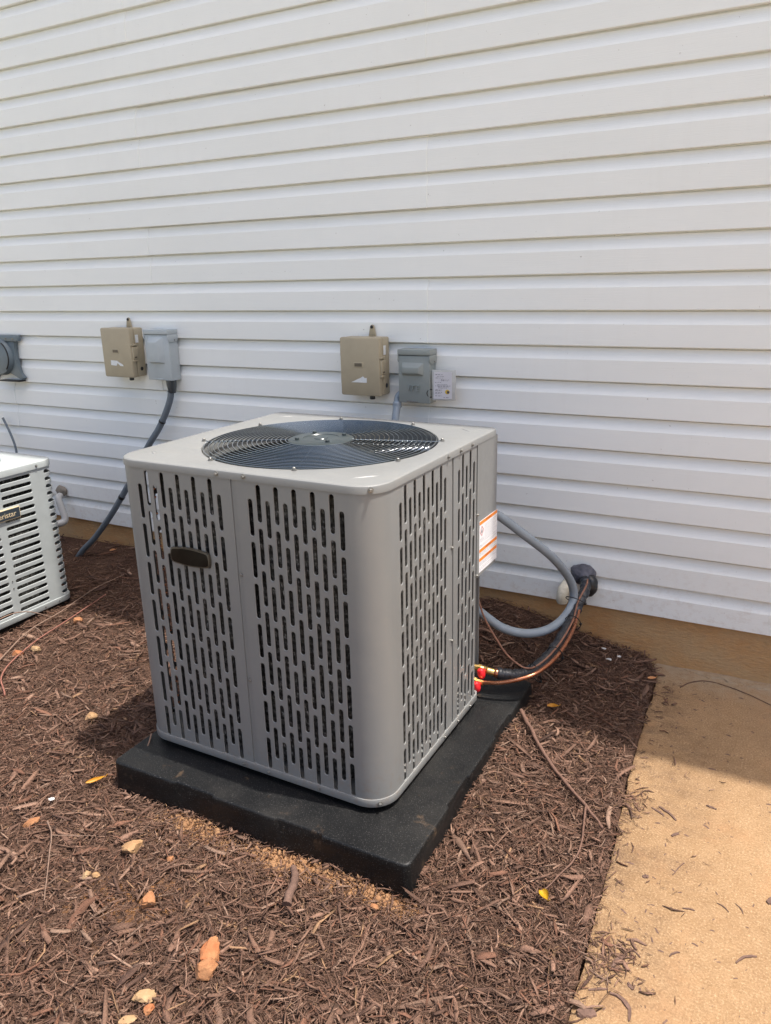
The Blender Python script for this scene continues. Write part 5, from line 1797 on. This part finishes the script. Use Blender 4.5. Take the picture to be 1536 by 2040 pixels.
CHIPS = [(-0.165, -0.795, 0.060, 0.009, -0.65, 'long bark splinter on the concrete beside the branch end', 0.1), (-0.188, -0.800, 0.040, 0.007, -0.5, 'shorter splinter lying against the long splinter on the concrete', 0.15), (-0.136, -0.869, 0.022, 0.009, 0.9, 'stubby chip below the long splinter on the concrete', 0.1), (-0.176, -1.043, 0.014, 0.011, 0.4, 'single round dark crumb in the middle of the concrete', 0.0), (-0.112, -0.985, 0.055, 0.0025, 1.2, 'thin straight sliver standing alone on the sunny concrete', 0.1), (-0.182, -1.303, 0.048, 0.010, 1.15, 'dark ragged strip in the mulch spill at lower right', 0.1), (-0.160, -1.270, 0.030, 0.005, -0.3, 'curved sliver just above the ragged strip on the concrete', 0.4), (-0.160, -1.405, 0.062, 0.010, -0.75, 'curled dark bark strip near the bottom of the concrete', 0.55), (-0.212, -1.447, 0.036, 0.022, 0.5, 'wide flat bark flake at the bottom of the concrete', 0.1), (-0.150, -1.350, 0.017, 0.008, -0.8, 'small dark pellet between the curled strip and the spill', 0.0), (-0.085, -1.235, 0.026, 0.005, 0.8, 'short forked sliver mid concrete, low in the photo', 0.2), (0.045, -1.185, 0.050, 0.006, 0.75, 'long wispy bark shred near the right edge of the photo', 0.25), (0.022, -1.050, 0.030, 0.003, -0.9, 'right one of two slanting slivers on the concrete', 0.2), (-0.010, -1.062, 0.030, 0.003, -0.6, 'left one of two slanting slivers on the concrete', 0.2), (-0.068, -0.722, 0.026, 0.007, -0.2, 'dark oblong chip on the concrete near the shade line', 0.1), (0.085, -0.995, 0.030, 0.016, 0.9, 'dark clump cut by the right edge of the photo', 0.1), (-0.075, -1.10, 0.025, 0.004, 0.2, 'small sliver left of the two slanting slivers', 0.1), (-0.205, -1.385, 0.036, 0.006, 0.55, 'splinter left of the small dark pellet', 0.05)]
for cdef in CHIPS:
    chip(*cdef)

# uncountable crumbs on the concrete
n = 520
x = -0.26 + np.abs(rng.normal(0, 0.16, n)); y = rng.uniform(-1.9, -0.05, n)
far = rng.random(n) < 0.35
x = np.where(far, rng.uniform(-0.26, 0.55, n), x)
ok = x > bed_edge(y) + 0.004
x, y = x[ok], y[ok]
n = len(x)
L = np.exp(rng.normal(math.log(0.0055), 0.5, n)); Wd = np.clip(L * 0.28, 0.0007, 0.004)
a = rng.uniform(0, 2 * PI, n)
d2 = np.stack([np.cos(a), np.sin(a), 0 * a], -1); s2 = np.stack([-np.sin(a), np.cos(a), 0 * a], -1)
c0 = np.stack([x, y, np.full(n, 0.0004)], -1)
co = np.zeros((n, 5, 3))
for j, (p, q, h) in enumerate(((-0.5, -0.5, 0), (0.5, -0.4, 0), (0.5, 0.5, 0), (-0.4, 0.5, 0), (0.05, 0.0, 0.8))):
    co[:, j] = c0 + d2 * (p * L)[:, None] + s2 * (q * Wd)[:, None] + np.array([0, 0, 1.0]) * (h * Wd)[:, None]
tr = np.array([(0, 1, 4), (1, 2, 4), (2, 3, 4), (3, 0, 4)])
me = np_mesh('bark_crumbs', co.reshape(-1, 3), ((np.arange(n) * 5)[:, None, None] + tr[None]).reshape(-1, 3))
tag(obj('bark_crumbs', me, M['chip_brown']), 'fine bark crumbs scattered over the tan concrete', 'mulch', kind='stuff')

# clay crumbs on the scraped strip in front of the pad
n = 4200
x = rng.uniform(-1.5, -0.6, n * 6); y = rng.uniform(-1.46, -1.335, n * 6)
keep = rng.random(n * 6) < clay_mask(x, y) * 0.8
x, y = x[keep][:n], y[keep][:n]
n = len(x)
sz = np.exp(rng.normal(math.log(0.0028), 0.5, n))
octv = np.array([(1, 0, 0), (-1, 0, 0), (0, 1, 0), (0, -1, 0), (0, 0, 1), (0, 0, -1)], float)
octf = np.array([(0, 2, 4), (2, 1, 4), (1, 3, 4), (3, 0, 4), (2, 0, 5), (1, 2, 5), (3, 1, 5), (0, 3, 5)])
co = octv[None] * (sz[:, None, None] * rng.uniform(0.5, 1.1, (n, 6, 1))) + rng.normal(0, 0.15, (n, 6, 3)) * sz[:, None, None]
co += np.stack([x, y, bed_height(x, y) - 0.008 + sz * 0.3], -1)[:, None, :]
me = np_mesh('clay_crumbs', co.reshape(-1, 3), ((np.arange(n) * 6)[:, None, None] + octf[None]).reshape(-1, 3))
tag(obj('clay_crumbs', me, material('clay_sand', (0.20, 0.095, 0.042), 0.95, vscale=60, col2=(0.31, 0.175, 0.085))), 'loose orange clay crumbs along the front of the black pad', 'soil', kind='stuff')
